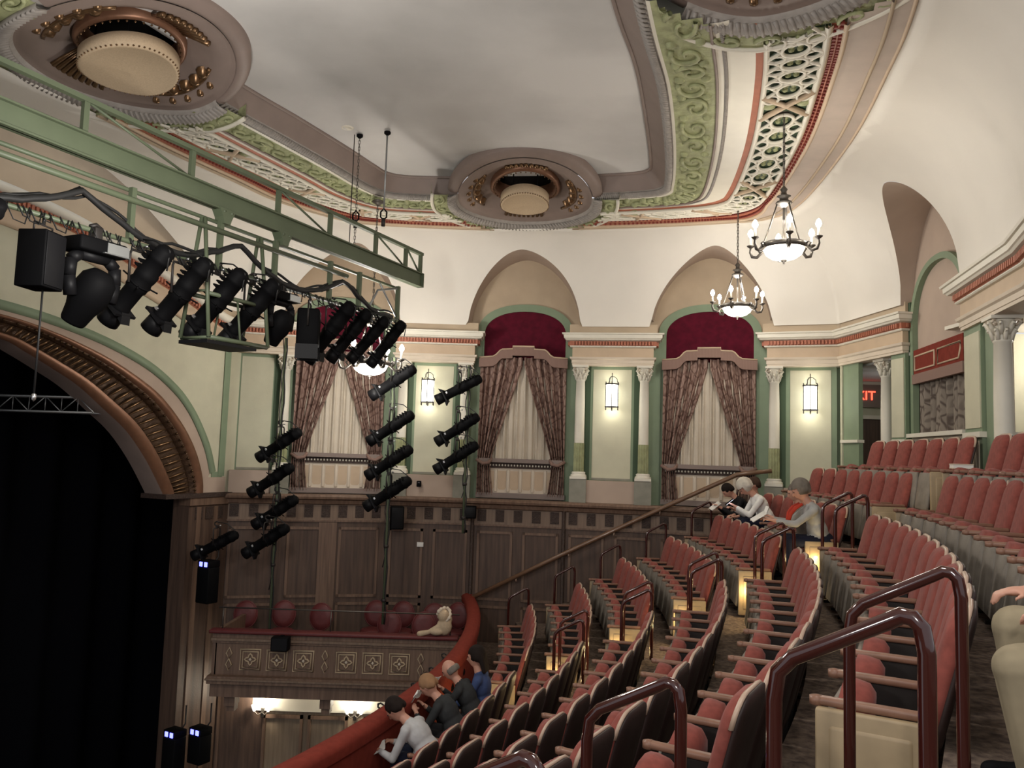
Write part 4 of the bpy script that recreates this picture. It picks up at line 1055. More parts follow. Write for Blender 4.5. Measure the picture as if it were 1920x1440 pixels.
for i in range(60):
    d = 6.3+6.5*i/59; ph = (d*1.15) % 1; cp.append((gl_(d), -.03, .36-.34*abs(sin(d*1.62))+random.uniform(-.012, .012)))
o.tube(cp, .034, M_cable, 7); o.tube([(x+.1, .03, z*.8+.08+.03*sin(i*.9)) for i, (x, y, z) in enumerate(cp)], .018, M_cable, 5)
o.tube([(x, y+.04, z+.03+.02*sin(i)) for i, (x, y, z) in enumerate(cp)], .014, M_cable, 5)
for i in range(70):
    d = 6.5+6.3*i/70+random.uniform(-.05, .05); x = gl_(d); s = random.uniform(.05, .13)
    o.tube([(x, -.03, .03), (x+s*.5, -.07, -s), (x+s*1.4, -.06, -s*1.1), (x+s*1.8, -.03, .02)], .007, M_cable, 4)
o.build('cable_bundle', t)
tag(t, 'green pipe truss with cable bundles carrying the row of black spotlights', 'truss')

def spot_meshes():
    S = {}
    RX = Mx.Rotation(pi/2, 4, 'Y')          # lathe axis to local x
    o = MB(); o.lathe([(0, -.44), (.05, -.44), (.082, -.41), (.088, -.34), (.096, -.33), (.096, -.30), (.088, -.29), (.09, -.16), (.10, -.15), (.10, -.10), (.092, -.05), (.098, -.04), (.098, .04), (.086, .06), (.086, .24), (.092, .25), (.092, .275)], M_black, 20, RX)
    for k in range(5): o.box(-.36+.05*k, -.345+.05*k, -.10, .10, .05, .10, M_black)
    S['barrel'] = o.mesh('barrel')
    o = MB(); o.box(.275, .30, -.115, .115, -.115, .115, M_blackg); o.prism([(.26, .10), (.34, .17), (.33, .10)], -.05, .05, M_blackg); o.prism([(.26, -.10), (.34, -.17), (.33, -.10)], -.05, .05, M_blackg)
    S['colour_frame'] = o.mesh('colour_frame')
    o = MB(); o.lathe([(.085, .30), (.092, .30), (.10, .46), (.094, .46), (.082, .31), (.001, .31)], M_blackg, 20, RX); S['hood'] = o.mesh('hood')
    o = MB(); o.rbox(.21, .24, -.10, -.075, .01, .05, M_steel, .004, 1); o.rbox(.21, .24, .075, .10, .01, .05, M_steel, .004, 1); S['latch'] = o.mesh('latch')
    o = MB()
    for k in range(4):
        a = pi/4+k*pi/2; o.tube([(-.02, .09*cos(a), .09*sin(a)), (-.03, .17*cos(a), .17*sin(a))], .008, M_black, 5)
    o.tube([(-.02, .098*cos(q), .098*sin(q)) for q in [2*pi*i/16 for i in range(16)]], .01, M_black, 5, True); S['shutter_handles'] = o.mesh('shutter_handles')
    o = MB(); o.tube([(0, -.115, -.36), (0, -.12, -.10), (0, -.10, -.065), (0, .10, -.065), (0, .12, -.10), (0, .115, -.36)], .012, M_iron, 6); S['yoke'] = o.mesh('yoke')
    o = MB(); o.box(-.02, .02, -.025, .025, -.07, -.02, M_iron); o.tube([(-.0, .0, -.03), (.045, 0, -.01), (.045, 0, .03), (0, 0, .05), (-.04, 0, .03)], .014, M_iron, 6); o.tube([(-.045, 0, -.02), (-.075, 0, -.02)], .012, M_steel, 6); S['clamp'] = o.mesh('clamp')
    o = MB(); o.tube([(-.3, 0, -.25), (-.34, .02, -.08), (-.2, .03, .02), (-.05, .03, .04)], .008, M_cable, 5); S['lead'] = o.mesh('lead')
    return S
PS = spot_meshes()
def spotlight(p, d, lbl, group, s=1.0, drop=.36):
    d = V(d).normalized(); t = empty('spotlight', p, atan2(d.y, d.x)); t.scale = (s, s, s)
    B = Mx.Translation((0, 0, -.36)) @ Mx.Rotation(math.asin(-d.z), 4, 'Y')
    b = link('barrel', PS['barrel'], t, B)
    for k in ('colour_frame', 'hood', 'latch', 'shutter_handles'): link(k, PS[k], b)
    for k in ('yoke', 'clamp', 'lead'): link(k, PS[k], t)
    return tag(t, lbl, 'spotlight', group)
def moving_head(p, d, lbl, s=1.0):
    t = empty('moving_head_light', p, GA); t.scale = (s, s, s)
    o = MB(); o.rbox(-.24, .24, -.14, .14, -.22, -.09, M_black, .02); b = o.build('base', t)
    o = MB(); o.box(.02, .245, -.15, -.142, -.20, -.11, M_alu); o.rbox(-.02, .25, -.17, -.13, -.215, -.205, M_alu, .004); o.build('control_panel', b)
    o = MB(); o.rbox(-.04, .04, -.05, .05, -.1, .03, M_iron, .01); o.tube([(-.06, 0, .03), (0, 0, .06), (.06, 0, .03)], .02, M_iron, 6); o.build('clamp', t)
    o = MB(); P = [(-.20, 0, -.62), (-.23, 0, -.45), (-.22, 0, -.30), (-.14, 0, -.235), (.14, 0, -.235), (.22, 0, -.30), (.23, 0, -.45), (.20, 0, -.62)]
    for a, b_ in zip(P, P[1:]): o.tube([a, b_], .055, M_blackg, 8)
    o.build('yoke', t)
    dl = Mx.Rotation(-GA, 3, 'Z') @ V(d).normalized()
    q = V((1, 0, 0)).rotation_difference(dl).to_matrix().to_4x4()
    o = MB(); RX = Mx.Rotation(pi/2, 4, 'Y'); o.lathe([(0, -.22), (.09, -.21), (.15, -.14), (.17, -.02), (.165, .08), (.13, .18), (.11, .30), (.10, .32), (0, .33)], M_black, 20, RX); h = o.build('head', t, Mx.Translation((0, 0, -.56)) @ q)
    o = MB(); o.lathe([(.10, .32), (.0, .335)], M_glass, 20, RX); o.build('lens', h)
    return tag(t, lbl, 'moving head light')
DP = (-.66, .22, -.71); gg = 'black spotlights on the truss'
PX = {'a': 7.05, 'b': 7.42, 'c': 7.92, 'd': 8.42, 'e': 8.93, 'f': 9.42, 'g': 9.95, 'h': 10.45, 'i': 10.95, 'j': 11.42, 'k': 11.9, 'l': 12.45}
spotlight(gp(6.85, 2.1), (-.6, .3, -.55), 'black spotlight cut off by the left edge of the picture', gg)
s = empty('hanging_speaker', gp(7.42, 2.1), GA+.35)
o = MB(); o.rbox(-.15, .15, -.14, .14, -.70, -.16, M_black, .012); o.build('cabinet', s); o = MB(); o.rbox(-.135, .135, -.15, -.14, -.68, -.18, M_blackg, .004); o.build('grille', s)
o = MB(); o.tube([(-.13, 0, -.17), (-.13, 0, -.09), (.13, 0, -.09), (.13, 0, -.17)], .010, M_iron, 6); o.tube([(0, 0, -.09), (0, 0, .03)], .016, M_iron, 6); o.build('bracket', s)
tag(s, 'black oblong loudspeaker hanging from the truss at far left', 'speaker')
s = empty('drop_wire', gp(7.46, 1.40)); o = MB(); o.tube([(0, 0, 0), (.0, 0, -1.0)], .010, M_cable, 5); o.build('wire', s); o = MB(); o.lathe([(0, -1.06), (.02, -1.04), (.02, -.99), (0, -.98)], M_steel, 8); o.build('weight', s)
tag(s, 'thin dark wire hanging straight down below the left loudspeaker', 'wire')
moving_head(gp(7.92, 2.1), (-.5, .1, -.8), 'big black moving head light with grey control panel, at left on the truss', 1.12)
nm = ['first slender black spotlight right of the big moving head light', 'second slender black spotlight right of the big moving head light', 'black spotlight behind the left frame of the green work cage', 'black spotlight inside the green work cage, right of its middle']
for k, n_ in zip('defg', nm): spotlight(gp(PX[k], 2.1), DP, n_, gg, 1.2)
moving_head(gp(10.45, 2.1), (-.45, .2, -.85), 'black moving head light just right of the green work cage', .9)
s = empty('wash_light', gp(10.98, 2.1), GA+.6); o = MB(); o.rbox(-.16, .16, -.15, .15, -.72, -.20, M_black, .03); o.build('housing', s)
o = MB(); o.tube([(-.19, 0, -.45), (-.19, 0, -.10), (.19, 0, -.10), (.19, 0, -.45)], .014, M_iron, 6); o.tube([(0, 0, -.1), (0, 0, .03)], .018, M_iron, 6); o.build('yoke', s)
for a, nm_ in ((-.17, 'barn_door'), (.17, 'barn_door')):
    o = MB(); o.box(a-.012, a+.012, -.15, .15, -.90, -.70, M_blackg); o.build(nm_, s)
tag(s, 'boxy black wash light with flaps, right of the second moving head light', 'wash light')
spotlight(gp(11.42, 2.1), (-.62, .2, -.75), 'black spotlight in front of the red arch, left of the glowing chandelier', gg, 1.2)
spotlight(gp(11.85, 2.08), (-.62, .2, -.75), 'black spotlight just left of the hidden chandelier bulbs', gg, 1.08)
spotlight(gp(12.3, 2.06), (-.64, .2, -.72), 'black spotlight crossing in front of the glowing chandelier bowl', gg, 1.0)
spotlight(gp(12.75, 2.06), (-.60, .2, -.76), 'black spotlight at the right-hand end of the truss', gg, 1.0)
# work cage slung under the truss
t = empty('work_cage', gp(9.68, 1.22), GA)
for i, x in enumerate((-.56, .38)):
    o = MB()
    for y in (-.22, .22): o.tube([(x, y*.12, 1.42), (x+(.02 if i else -.02), y, .0)], .024, M_ggreen, 6)
    o.tube([(x, -.22, .0), (x, .22, 0)], .019, M_ggreen, 6); o.tube([(x, -.12, .55), (x, .12, .55)], .015, M_ggreen, 6); o.build('end_frame', t)
for y in (-.22, .22):
    o = MB(); o.tube([(-.56, y, 0), (.38, y, 0)], .028, M_ggreen, 6); o.tube([(-.56, y*.62, .52), (.38, y*.62, .52)], .026, M_ggreen, 6); o.tube([(-.08, y, 0), (-.08, y*.62, .52)], .014, M_ggreen, 6); o.build('side_rail', t)
o = MB(); o.box(-.60, .20, -.22, .22, -.07, -.03, M_blackg); o.build('deck', t)
tag(t, 'sage green open work cage hanging from the truss among the spotlights', 'work cage')
# suspension
for p, zt, lb, tw in (((-2.47, 11.95), 4.82, 'thin double chain from the ceiling to the girder, left of the two hangers', 1), ((-2.02, 11.80), 4.82, 'steel suspension rod from the ceiling to the girder end, with shackle', 0)):
    s = empty('girder_hanger', (p[0], p[1], 3.35))
    o = MB(); o.lathe([(.05, zt-3.35), (.05, zt-3.38), (.015, zt-3.41), (.0, zt-3.41)], M_black, 14); o.build('ceiling_rose', s)
    o = MB()
    if tw:
        for k in range(int((zt-3.35)/.05)+10):
            z = -.5+.05*k; d_ = (.012, 0) if k % 2 else (0, .012)
            o.tube([(d_[0], d_[1], z-.03), (d_[0], d_[1], z+.03), (-d_[0], -d_[1], z+.03), (-d_[0], -d_[1], z-.03)], .004, M_bronze, 4, True)
        o.tube([(-.08, 0, -.5), (-.08, 0, zt-3.35)], .007, M_iron, 5)
    else:
        o.tube([(0, 0, .25), (0, 0, zt-3.35)], .013, M_alu, 6)
    o.build('chain' if tw else 'rod', s)
    o = MB(); o.tube([(0, .0, .27), (.045, 0, .22), (.045, 0, .14), (0, 0, .10), (-.045, 0, .14), (-.045, 0, .22)], .013, M_black, 6, True); o.tube([(0, 0, .12), (0, 0, 0)], .03, M_iron, 8); o.build('shackle', s)
    tag(s, lb, 'hanger')
s = empty('smoke_detector', (-2.62, 11.72, 4.83)); o = MB(); o.lathe([(.10, .02), (.10, 0), (.07, -.012), (.06, -.004), (.0, -.004)], M_white, 24); o.build('ring', s); tag(s, 'small round white ceiling fitting beside the chain hanger', 'ceiling fitting')

# pipe stands with spotlights by the far wall
def boom(x, y, z0_, z1_, lbl):
    t = empty('lighting_pipe', (x, y, z0_)); o = MB(); o.tube([(0, 0, 0), (0, 0, z1_-z0_)], .024, M_ggreen, 8); o.build('pipe', t)
    o = MB(); h = z1_-z0_
    o.tube([(.03+.015*sin(i*1.7), -.02, h*i/24) for i in range(25)], .012, M_cable, 5); o.tube([(-.03+.02*sin(i*2.3), -.01, h*i/24) for i in range(5, 25)], .009, M_cable, 5); o.build('cable', t)
    for k in range(4):
        o = MB(); z = h*(.08+.2*k); o.lathe([(.03, z), (.045, z+.01), (.045, z+.05), (.03, z+.06)], M_iron, 8); o.build('collar', t)
    return tag(t, lbl, 'lighting pipe', 'vertical lighting pipes')
boom(-4.22, 14.7, -3.8, 2.0, 'vertical lighting pipe nearest the stage, left of the leftmost window')
boom(-2.13, 14.3, -3.05, 1.65, 'vertical lighting pipe right of the leftmost window, running down to the box')
boom(-.82, 14.95, -1.5, 1.62, 'vertical lighting pipe left of the middle window')
DB = (-.80, .18, -.52); gb = 'black spotlights on the vertical pipes'
for x, y, z, lb in ((-4.22, 14.7, .42, 'topmost black spotlight on the pipe nearest the stage'), (-4.30, 14.6, -.22, 'second black spotlight from the top of the pipe nearest the stage'), (-4.22, 14.7, -.80, 'third black spotlight from the top of the pipe nearest the stage, dim'), (-4.30, 14.5, -1.30, 'lowest black spotlight on the pipe nearest the stage')):
    spotlight((x, y, z), DB, lb, gb, 1.08)
spotlight((-5.15, 14.35, -1.42), (-.78, .1, -.42), 'dim black spotlight at the edge of the stage opening, above a blue light', gb, 1.0)
for z, lb in ((1.60, 'topmost black spotlight beside the glowing chandelier bowl'), (.78, 'upper black spotlight below the chandelier on the pipe right of the leftmost window'), (.17, 'third black spotlight down on the pipe right of the leftmost window'), (-.38, 'lowest black spotlight on the pipe right of the leftmost window')):
    spotlight((-2.13, 14.3, z), DB, lb, gb, 1.08)
for z, lb in ((1.55, 'topmost black spotlight left of the middle window'), (.80, 'middle black spotlight on the pipe left of the middle window'), (.28, 'lowest black spotlight on the pipe left of the middle window')):
    spotlight((-.98, 14.9, z), DB if z < 1 else (-.75, .1, -.4), lb, gb, 1.05)
def cab(name, x, y, z, w, d, h, lbl, cat, rz=0):
    s = empty(name, (x, y, z), rz); o = MB(); o.rbox(-w/2, w/2, -d/2, d/2, -h/2, h/2, M_black, .015); o.build('cabinet', s)
    o = MB(); o.rbox(-w/2+.02, w/2-.02, -d/2-.01, -d/2, -h/2+.02, h/2-.02, M_blackg, .004); o.build('grille', s)
    o = MB(); o.rbox(-.03, .03, d/2-.01, d/2+.12, -.05, .05, M_iron, .006); o.build('bracket', s)
    return tag(s, lbl, cat)
cab('wall_speaker', -2.16, 15.75, -1.32, .26, .24, .44, 'black loudspeaker on the panelled wall below the leftmost lantern', 'speaker', .2)
cab('wall_speaker', -.74, 15.80, -1.17, .24, .2, .24, 'small square black loudspeaker under the middle window', 'speaker')
s = empty('wall_sensor', (-1.78, 15.95, -.66)); o = MB(); o.rbox(-.045, .045, -.05, .03, -.06, .06, M_black, .015); o.build('body', s); o = MB(); o.lathe([(0, -.02), (.03, -.01), (.03, .01), (0, .02)], M_glass, 10, Mx.Translation((0, -.05, .02))); o.build('eye', s); tag(s, 'tiny black sensor on the pale plinth below the leftmost lantern', 'sensor')
s = empty('wall_plate', (-1.72, 16.07, -1.86)); o = MB(); o.rbox(-.065, .065, -.02, .02, -.045, .045, M_paper, .005); o.build('plate', s); tag(s, 'small white plate on the dark panelled wall', 'wall plate')
def ledfix(x, y, z, h, lbl, rz=-.5):
    s = empty('led_light', (x, y, z), rz); o = MB(); o.rbox(-.15, .15, -.12, .12, -h, -.04, M_black, .02); o.build('housing', s)
    for dx in (-.06, .06):
        o = MB(); o.rbox(dx-.035, dx+.035, -.125, -.11, -.03, .05, M_blue, .006); o.build('blue_lamp', s)
    o = MB(); o.rbox(-.15, .15, -.108, .12, -.04, .07, M_black, .01); o.build('lamp_block', s)
    o = MB(); o.tube([(-.0, .1, 0), (0, .2, .1), (0, .2, .4)], .014, M_iron, 6); o.build('arm', s)
    return tag(s, lbl, 'stage light', 'stage lights with blue lamps')
ledfix(-5.20, 14.2, -2.10, .66, 'black fixture with blue lamps beside the stage opening, above the box')
ledfix(-4.98, 13.7, -4.75, .5, 'black fixture with blue lamps low beside the stage, right one')
ledfix(-5.40, 13.7, -4.80, .7, 'black fixture with blue lamps lowest and nearest the dark stage')
s = empty('stage_truss', (-7.4, 12.75, .55), -.06)
o = MB()
for z in (-.12, .12):
    for y in (0, .24): o.tube([(-2.2, y, z), (.75, y, z)], .018, M_alu, 7)
o.build('chords', s); o = MB()
for i in range(11):
    x = -2.2+.27*i; o.tube([(x, 0, -.12), (x+.27, 0, .12)] if i % 2 else [(x, 0, .12), (x+.27, 0, -.12)], .009, M_alu, 5); o.tube([(x, 0, -.12), (x, 0, .12)], .008, M_alu, 5)
o.build('lacing', s); tag(s, 'dim grey box truss hanging inside the dark stage opening', 'truss')
# fixtures clamped on the balcony front
for i, (a, z, lb) in enumerate(((-6.5, -2.95, 'black spotlight clamped outside the balcony rail, nearest the gilt figure'), (-9.5, -2.95, 'black spotlight clamped outside the balcony rail, second from the gilt figure'), (-12.5, -2.95, 'black spotlight clamped outside the balcony rail, third from the gilt figure'), (-16.5, -2.9, 'black spotlight clamped outside the balcony rail, farthest from the gilt figure'))):
    p = pol(14.74, a, z); spotlight(p, (-.8, .35, -.35), lb, 'black spotlights on the balcony front', .8)

# ---------------------------------------------------------------- remeshed figures
def capsule(mb, a, b, r0, r1, m, n=12):
    a = V(a); b = V(b); d = (b-a); l = d.length
    if l < 1e-5: d = V((0, 0, 1)); l = 1e-5
    q = V((0, 0, 1)).rotation_difference(d.normalized()).to_matrix().to_4x4(); pr = []
    for i in range(5): t_ = pi/2*i/4; pr.append((r0*sin(t_), -r0*cos(t_)))
    for i in range(5): t_ = pi/2*i/4; pr.append((r1*cos(t_), l+r1*sin(t_)))
    mb.lathe(pr, m, n, Mx.Translation(a) @ q)
def ellip(mb, c, r, m, R=None, n=14):
    pr = [(sin(pi*i/8), -cos(pi*i/8)) for i in range(9)]
    mb.lathe(pr, m, n, Mx.Translation(c) @ (R or Mx.Identity(4)) @ Mx.Diagonal((r[0], r[1], r[2], 1)))
class Fig:
    """limbs collected as tapered capsules and ellipsoids, fused into one continuous skin"""
    def __init__(s): s.mb = MB(); s.k = []
    def cap(s, a, b, r0, r1, m): capsule(s.mb, a, b, r0, r1, m); s.k.append(('c', V(a), V(b), r0, r1, m))
    def ell(s, c, r, m, R=None): ellip(s.mb, c, r, m, R); s.k.append(('e', V(c), V(r), R.inverted() if R else None, 0, m))
    def near(s, p):
        best = 9e9; bm_ = None
        for kd_, a, b, r0, r1, m in s.k:
            if kd_ == 'c':
                ab = b-a; t_ = min(1, max(0, (p-a).dot(ab)/max(ab.dot(ab), 1e-9))); d = (p-a-ab*t_).length-lerp(r0, r1, t_)
            else:
                q = p-a
                if r0 is not None: q = (r0 @ q.to_4d()).to_3d() if False else r0.to_3x3() @ q
                l = V((q.x/b.x, q.y/b.y, q.z/b.z)).length; d = (l-1)*min(b)
            if d < best: best = d; bm_ = m
        return bm_
    def build(s, name, parent, vox=.014, it=4):
        o = s.mb.build(name); md = o.modifiers.new('r', 'REMESH'); md.mode = 'VOXEL'; md.voxel_size = vox; md.use_smooth_shade = True
        m2 = o.modifiers.new('s', 'SMOOTH'); m2.factor = .5; m2.iterations = it
        dg = bpy.context.evaluated_depsgraph_get(); me = bpy.data.meshes.new_from_object(o.evaluated_get(dg)); me.name = name
        me.materials.clear(); ms = []
        for kk in s.k:
            if kk[5] not in ms: ms.append(kk[5]); me.materials.append(kk[5])
        idx = [ms.index(s.near(p.center)) for p in me.polygons]
        me.polygons.foreach_set('material_index', idx); me.polygons.foreach_set('use_smooth', [True]*len(idx)); me.update()
        bpy.data.objects.remove(o); return link(name, me, parent)
def cloth(name, c, n=.15): return mat(name, c, .85, noise=n, nscale=14, spec=.15)
def hand(F, w, d, side, m, r=.0095, curl=.5, s=1.0):
    """palm and five bent fingers from wrist w along d"""
    d = V(d).normalized(); up = V((0, 0, 1)) if abs(d.z) < .85 else V((0, -1, 0))
    x = d.cross(up).normalized()*side; nrm = x.cross(d)*side
    if nrm.z > 0: nrm = -nrm
    pc = V(w)+d*.05*s; R = Mx((tuple(x)+(0,), tuple(d)+(0,), tuple(nrm)+(0,), (0, 0, 0, 1))).transposed()
    F.ell(pc, (.040*s, .052*s, .018*s), m, R)
    for i, (ox, l1, l2) in enumerate(((-.030, .030, .028), (-.010, .036, .033), (.010, .034, .031), (.028, .027, .022))):
        a = pc+x*ox*s+d*.042*s; b = a+(d*cos(curl*.5)+nrm*sin(curl*.5))*l1*s; c = b+(d*cos(curl*1.6)+nrm*sin(curl*1.6))*l2*s
        F.cap(a, b, r, r*.95, m); F.cap(b, c, r*.95, r*.8, m)
    a = pc-x*.032*s-d*.02*s; b = a+(d*.6-x*.7+nrm*.3).normalized()*.035*s; c = b+(d*.9-x*.2+nrm*.3).normalized()*.028*s
    F.cap(a, b, r*1.15, r*1.05, m); F.cap(b, c, r*1.05, r*.85, m)
def person(k, a, lean, top, legs, hairm, lbl, hands=((-.12, -.18, .66), (.12, -.18, .66)), headp=.5, turn=0, skin=None, bald=False, vox=.014, long=False, s=1.0, twist=0, hairk=1.0, fr=.0105, spread=.11, back=0, kdz=0, lg=1.0):
    """seated on row k at angle a; local -y is towards the stage"""
    t = empty('person', pol(RK(k)+back, a, FZ[k]), rad(a)-pi/2+twist); t.scale = (s, s, s); F = Fig(); sk = skin or M_skin
    pel = V((0, .27, .53)); up = V((0, -sin(lean), cos(lean))); fw = V((0, -cos(lean), -sin(lean)))
    T = lambda h, f=0, x=0: pel+up*h+fw*f+V((x, 0, 0))
    Rl = Mx.Rotation(lean, 4, 'X')
    F.ell(pel+V((0, 0, .02)), (.175, .15, .13), legs); F.ell(T(.16, .01), (.165, .125, .17), top, Rl); F.ell(T(.34, .0), (.175, .12, .17), top, Rl)
    F.cap(T(.44, -.0, -.15), T(.44, -.0, .15), .062, .062, top); F.cap(T(.42), T(.56, .03), .065, .052, sk); F.cap(T(.43, .0), T(.47, .01), .085, .07, top)
    for i, sx in enumerate((-1, 1)):
        sh_ = T(.43, 0, sx*.185); w_ = V(hands[i]); mid_ = (sh_+w_)/2; bend = V((sx*.07, .07, -.10)); el = mid_+bend
        el = sh_+(el-sh_).normalized()*.29; w2 = el+(w_-el).normalized()*.25
        F.cap(sh_, el, .052, .042, top); F.cap(el, el+(w2-el)*.82, .043, .034, top); F.cap(el+(w2-el)*.7, w2, .030, .027, sk)
        hand(F, w2, (w_-el), -sx, sk, fr, .7)
        kn = V((sx*spread, -.16, .56+(kdz if sx > 0 else 0))); an = V((sx*spread, -.10, .11))
        F.cap(pel+V((sx*.085, -.02, .0)), kn, .088*lg, .066*lg, legs); F.cap(kn, an, .064*lg, .045*lg*lg, legs)
        F.cap(an+V((0, .03, -.05)), an+V((0, -.15, -.065)), .042, .036, M_black)
    ha = lean*.6+headp; hu = V((sin(turn)*.0, -sin(ha), cos(ha))); hc = T(.56, .03)+hu*.125
    Rh = Mx.Rotation(turn, 4, 'Z') @ Mx.Rotation(ha, 4, 'X'); HM = Mx.Translation(hc) @ Rh
    hp = lambda x, y, z: HM @ V((x, y, z))
    F.ell(hc, (.076, .096, .112), sk, Rh); F.ell(hp(0, -.03, -.07), (.05, .055, .045), sk, Rh)
    F.cap(hp(0, -.092, .012), hp(0, -.112, -.022), .011, .015, sk); F.cap(hp(-.02, -.088, -.058), hp(.02, -.088, -.058), .009, .009, sk); F.cap(hp(-.035, -.083, .035), hp(.035, -.083, .035), .011, .011, sk)
    for sx in (-1, 1): F.ell(hp(sx*.08, .01, -.005), (.014, .022, .032), sk, Rh)
    body = F.build('body', t, vox)
    o = MB()
    for sx in (-1, 1): ellip(o, hp(sx*.031, -.088, .016), (.011, .007, .008), M_glass, Rh, 8)
    o.build('eyes', t)
    if not bald:
        Hh = Fig(); q = hairk
        Hh.ell(hp(0, .022, .035), (.094*q, .105*q, .104*q), hairm, Rh)
        for j in range(9):
            an = pi*(j/8); Hh.ell(hp(.075*cos(an)*q, .04+.05*sin(an), .0+.03*sin(j*2)), (.035, .04, .05), hairm, Rh)
        if long:
            for j in range(5): Hh.cap(hp(-.07+.035*j, .085, .0), hp(-.08+.04*j, .10, -.17), .035, .028, hairm)
        h = Hh.build('hair', t, .014, 3)
        # keep the face clear
        bm = bmesh.new(); bm.from_mesh(h.data); inv = HM.inverted()
        bad = [f for f in bm.faces if (lambda c: c.y < -.045 and c.z < .055)(inv @ f.calc_center_median())]
        bmesh.ops.delete(bm, geom=bad, context='FACES'); bm.to_mesh(h.data); bm.free()
    else:
        Hh = Fig()
        for j in range(11):
            an = -.25+pi*1.16*(j/10); Hh.ell(hp(.078*cos(an), .02+.075*sin(an), -.02), (.02, .024, .045), hairm, Rh)
        Hh.build('hair', t, .012, 2)
    tag(t, lbl, 'person'); return t, HM
def local(t, p): return t.matrix_world @ V(p)
def sheet(t, p, w, h, rx, rz, lbl, name='programme', m=None, fold=True):
    """booklet or leaflet held in the hands"""
    bpy.context.view_layer.update()
    q = t.matrix_world @ Mx.Translation(p) @ Mx.Rotation(rz, 4, 'Z') @ Mx.Rotation(rx, 4, 'X'); e = empty(name, M=q); m = m or M_paper
    for sx in (-1, 1):
        o = MB(); o.loft([[(sx*w/2*u, .0+.012*sin(u*pi), z) for u in [i/6 for i in range(7)]] for z in (-h/2, h/2)]+[[(sx*w/2*u, .006+.012*sin(u*pi), z) for u in [i/6 for i in range(7)]] for z in (h/2, -h/2)], m, False, True)
        o.build('page', e, Mx.Rotation(sx*.25, 4, 'Z'))
    return tag(e, lbl, 'programme')
C_white = cloth('white_knit', (.80, .78, .73, 1)); C_navy = cloth('navy_cloth', (.012, .014, .028, 1)); C_black = cloth('black_cloth', (.014, .013, .014, 1)); C_pale = cloth('pale_grey_cotton', (.46, .46, .46, 1)); C_blue = cloth('blue_denim_shirt', (.05, .075, .17, 1)); C_char = cloth('charcoal_wool', (.035, .037, .038, 1)); C_khaki = cloth('khaki_twill', (.30, .25, .165, 1)); C_red = cloth('red_scarf', (.45, .05, .03, 1)); C_taupe = cloth('taupe_cloth', (.20, .17, .14, 1))
Hw = cloth('white_hair', (.66, .61, .52, 1), .25); Hd = cloth('dark_brown_hair', (.016, .011, .009, 1)); Hb = cloth('brown_hair', (.06, .035, .024, 1)); Hg = cloth('grey_hair', (.19, .165, .14, 1), .35); Hs = cloth('sandy_hair', (.30, .17, .09, 1))
da6 = math.degrees(2*HP/(RK(6)+.25)); A6 = lambda i: AE+da6*WN[6]-da6*(i+.5)
t, h = person(6, A6(0)+.2, .55, C_black, C_navy, Hd, 'person in dark clothes with dark hair bent over a white programme, by the far wall', ((-.10, -.30, .78), (.10, -.30, .78)), .55)
sheet(t, (0, -.40, .82), .30, .21, -.9, 0, 'white programme held open by the dark-haired person near the wall')
t, h = person(6, A6(2)+.3, .50, C_white, C_navy, Hw, 'white-haired person in a white cardigan looking down at a lit phone', ((-.12, -.26, .74), (.06, -.30, .80)), .6, hairk=1.24, s=1.08)
bpy.context.view_layer.update()
p = empty('phone', M=t.matrix_world @ Mx.Translation((.06, -.38, .86)) @ Mx.Rotation(-.9, 4, 'X')); o = MB(); o.rbox(-.036, .036, -.004, .004, -.075, .075, M_black, .004, 1); o.build('case', p)
o = MB(); o.box(-.032, .032, .0042, .0055, -.068, .068, mat('lit_phone_screen', (1, 1, 1, 1), .3, emit=(.75, .8, 1, 1), estr=2.5)); o.build('screen', p); tag(p, 'small lit phone in the hand of the white-haired person', 'phone')
t, h = person(6, A6(1)+.3, .1, C_black, C_black, Hb, 'brown-haired person mostly hidden behind the white-haired one, next to the column', headp=.1)
t, h = person(6, A6(6)+.1, .20, C_taupe, C_taupe, Hg, 'grey-haired person with pink face reading behind the woman with the red scarf', ((-.10, -.24, .84), (.10, -.24, .84)), .25)
sheet(t, (0, -.34, .90), .16, .19, -.35, .1, 'pale leaflet raised in front of the grey-haired person')
t, h = person(6, A6(7)-.35, .30, cloth('pale_cardigan', (.36, .36, .35, 1)), C_navy, Hg, 'grey-haired woman in pale cardigan and red scarf, seated at the far aisle', ((-.14, -.40, .80), (.08, -.42, .80)), .35, hairk=1.16, s=1.07)
o = MB(); o.tube([(-.08, .02, 1.00), (-.09, -.06, .95), (-.05, -.12, .88), (-.02, -.15, .72)], [.018, .024, .024, .02], C_red, 8); o.tube([(.08, .02, 1.00), (.08, -.06, .95), (.05, -.11, .88), (.03, -.14, .76)], [.018, .024, .024, .02], C_red, 8); o.build('scarf', t)
sheet(t, (-.04, -.50, .84), .28, .20, -1.0, 0, 'small open booklet held out by the woman with the red scarf')
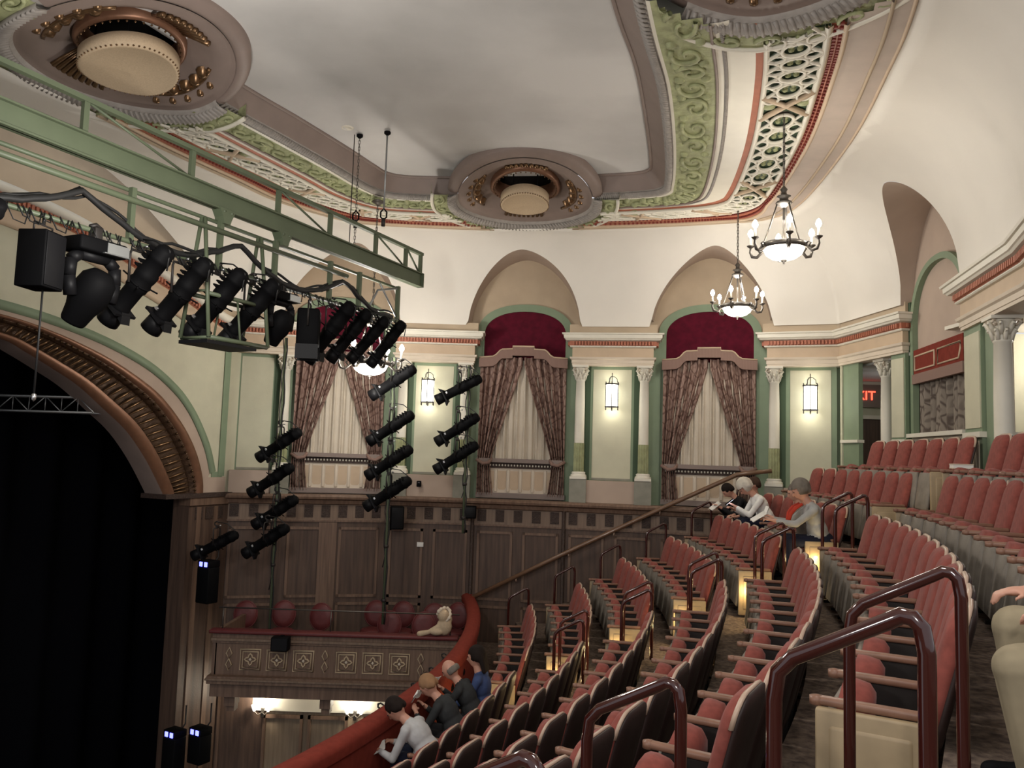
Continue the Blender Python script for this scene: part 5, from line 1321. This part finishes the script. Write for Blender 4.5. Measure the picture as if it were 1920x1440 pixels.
# front row at the rail
t, h = person(1, -18.6, .75, C_pale, C_navy, Hd, 'person in a white shirt bending forward with a programme in the front row', ((-.12, -.30, .62), (.12, -.34, .60)), .5)
sheet(t, (.05, -.44, .62), .34, .24, -1.1, .4, 'white programme low in the hands of the front-row person in a white shirt')
t, h = person(1, -15.9, .62, C_char, C_black, Hs, 'sandy-haired person in charcoal reading in the front row', ((-.12, -.26, .80), (.12, -.26, .80)), .45, long=False)
sheet(t, (0, -.36, .88), .26, .26, -.5, 0, 'black and white leaflet held by the sandy-haired front-row person')
t, h = person(1, -13.7, .52, C_char, C_black, Hg, 'balding person in charcoal reading a programme in the front row', ((-.12, -.26, .84), (.12, -.26, .84)), .35, bald=True)
sheet(t, (0, -.36, .90), .30, .22, -.6, 0, 'pale programme held by the balding front-row person')
t, h = person(1, -12.7, .15, C_blue, C_black, Hd, 'dark-haired person in a blue shirt at the far end of the front row', headp=.1, hairk=1.1, long=True)
t, h = person(7, -31.6, -.05, C_taupe, C_khaki, Hb, 'person in khaki trousers at the right edge, only knees and a hand in view', ((-.16, -.18, .68), (.13, -.02, .66)), .2, vox=.009, fr=.0095, spread=.10, back=.08, kdz=-.10, lg=1.25)
# ---------------------------------------------------------------- gilt figure at the box corner, book on a seat
t = empty('gilt_ornament', (-1.0, 13.62, -3.05)); F = Fig()
F.ell((0, 0, .14), (.13, .10, .15), M_disc); F.ell((-.02, -.02, .32), (.10, .09, .11), M_disc); F.ell((.05, .03, .25), (.08, .08, .10), M_disc)
F.cap((-.10, -.04, .14), (-.26, -.06, .05), .045, .035, M_disc); F.cap((-.26, -.06, .05), (-.40, -.06, .02), .04, .05, M_disc); F.ell((-.12, -.05, .06), (.12, .08, .06), M_disc)
F.build('figure', t, .014, 2); F = Fig()
for i in range(12):
    a = 2*pi*i/12; F.ell((-.01+.10*cos(a), .0+.05*sin(a*2), .34+.10*sin(a)), (.035, .04, .035), M_cream)
F.build('curled_mane', t, .012, 2); tag(t, 'gilded carved figure crouching on the box corner beside the velvet rail', 'ornament')
p = pol(RK(8)+.06, -10.5, FZ[8]+.645); t = empty('book', p, 1.2); o = MB(); o.rbox(-.16, .16, -.11, .11, 0, .012, M_cream, .003, 1); o.rbox(-.16, .16, -.11, .11, .048, .06, M_cream, .003, 1); o.build('cover', t); o = MB(); o.box(-.152, .155, -.105, .105, .012, .048, M_paper); o.build('pages', t)
tag(t, 'thick pale book lying on the last armrest of the back row', 'book')
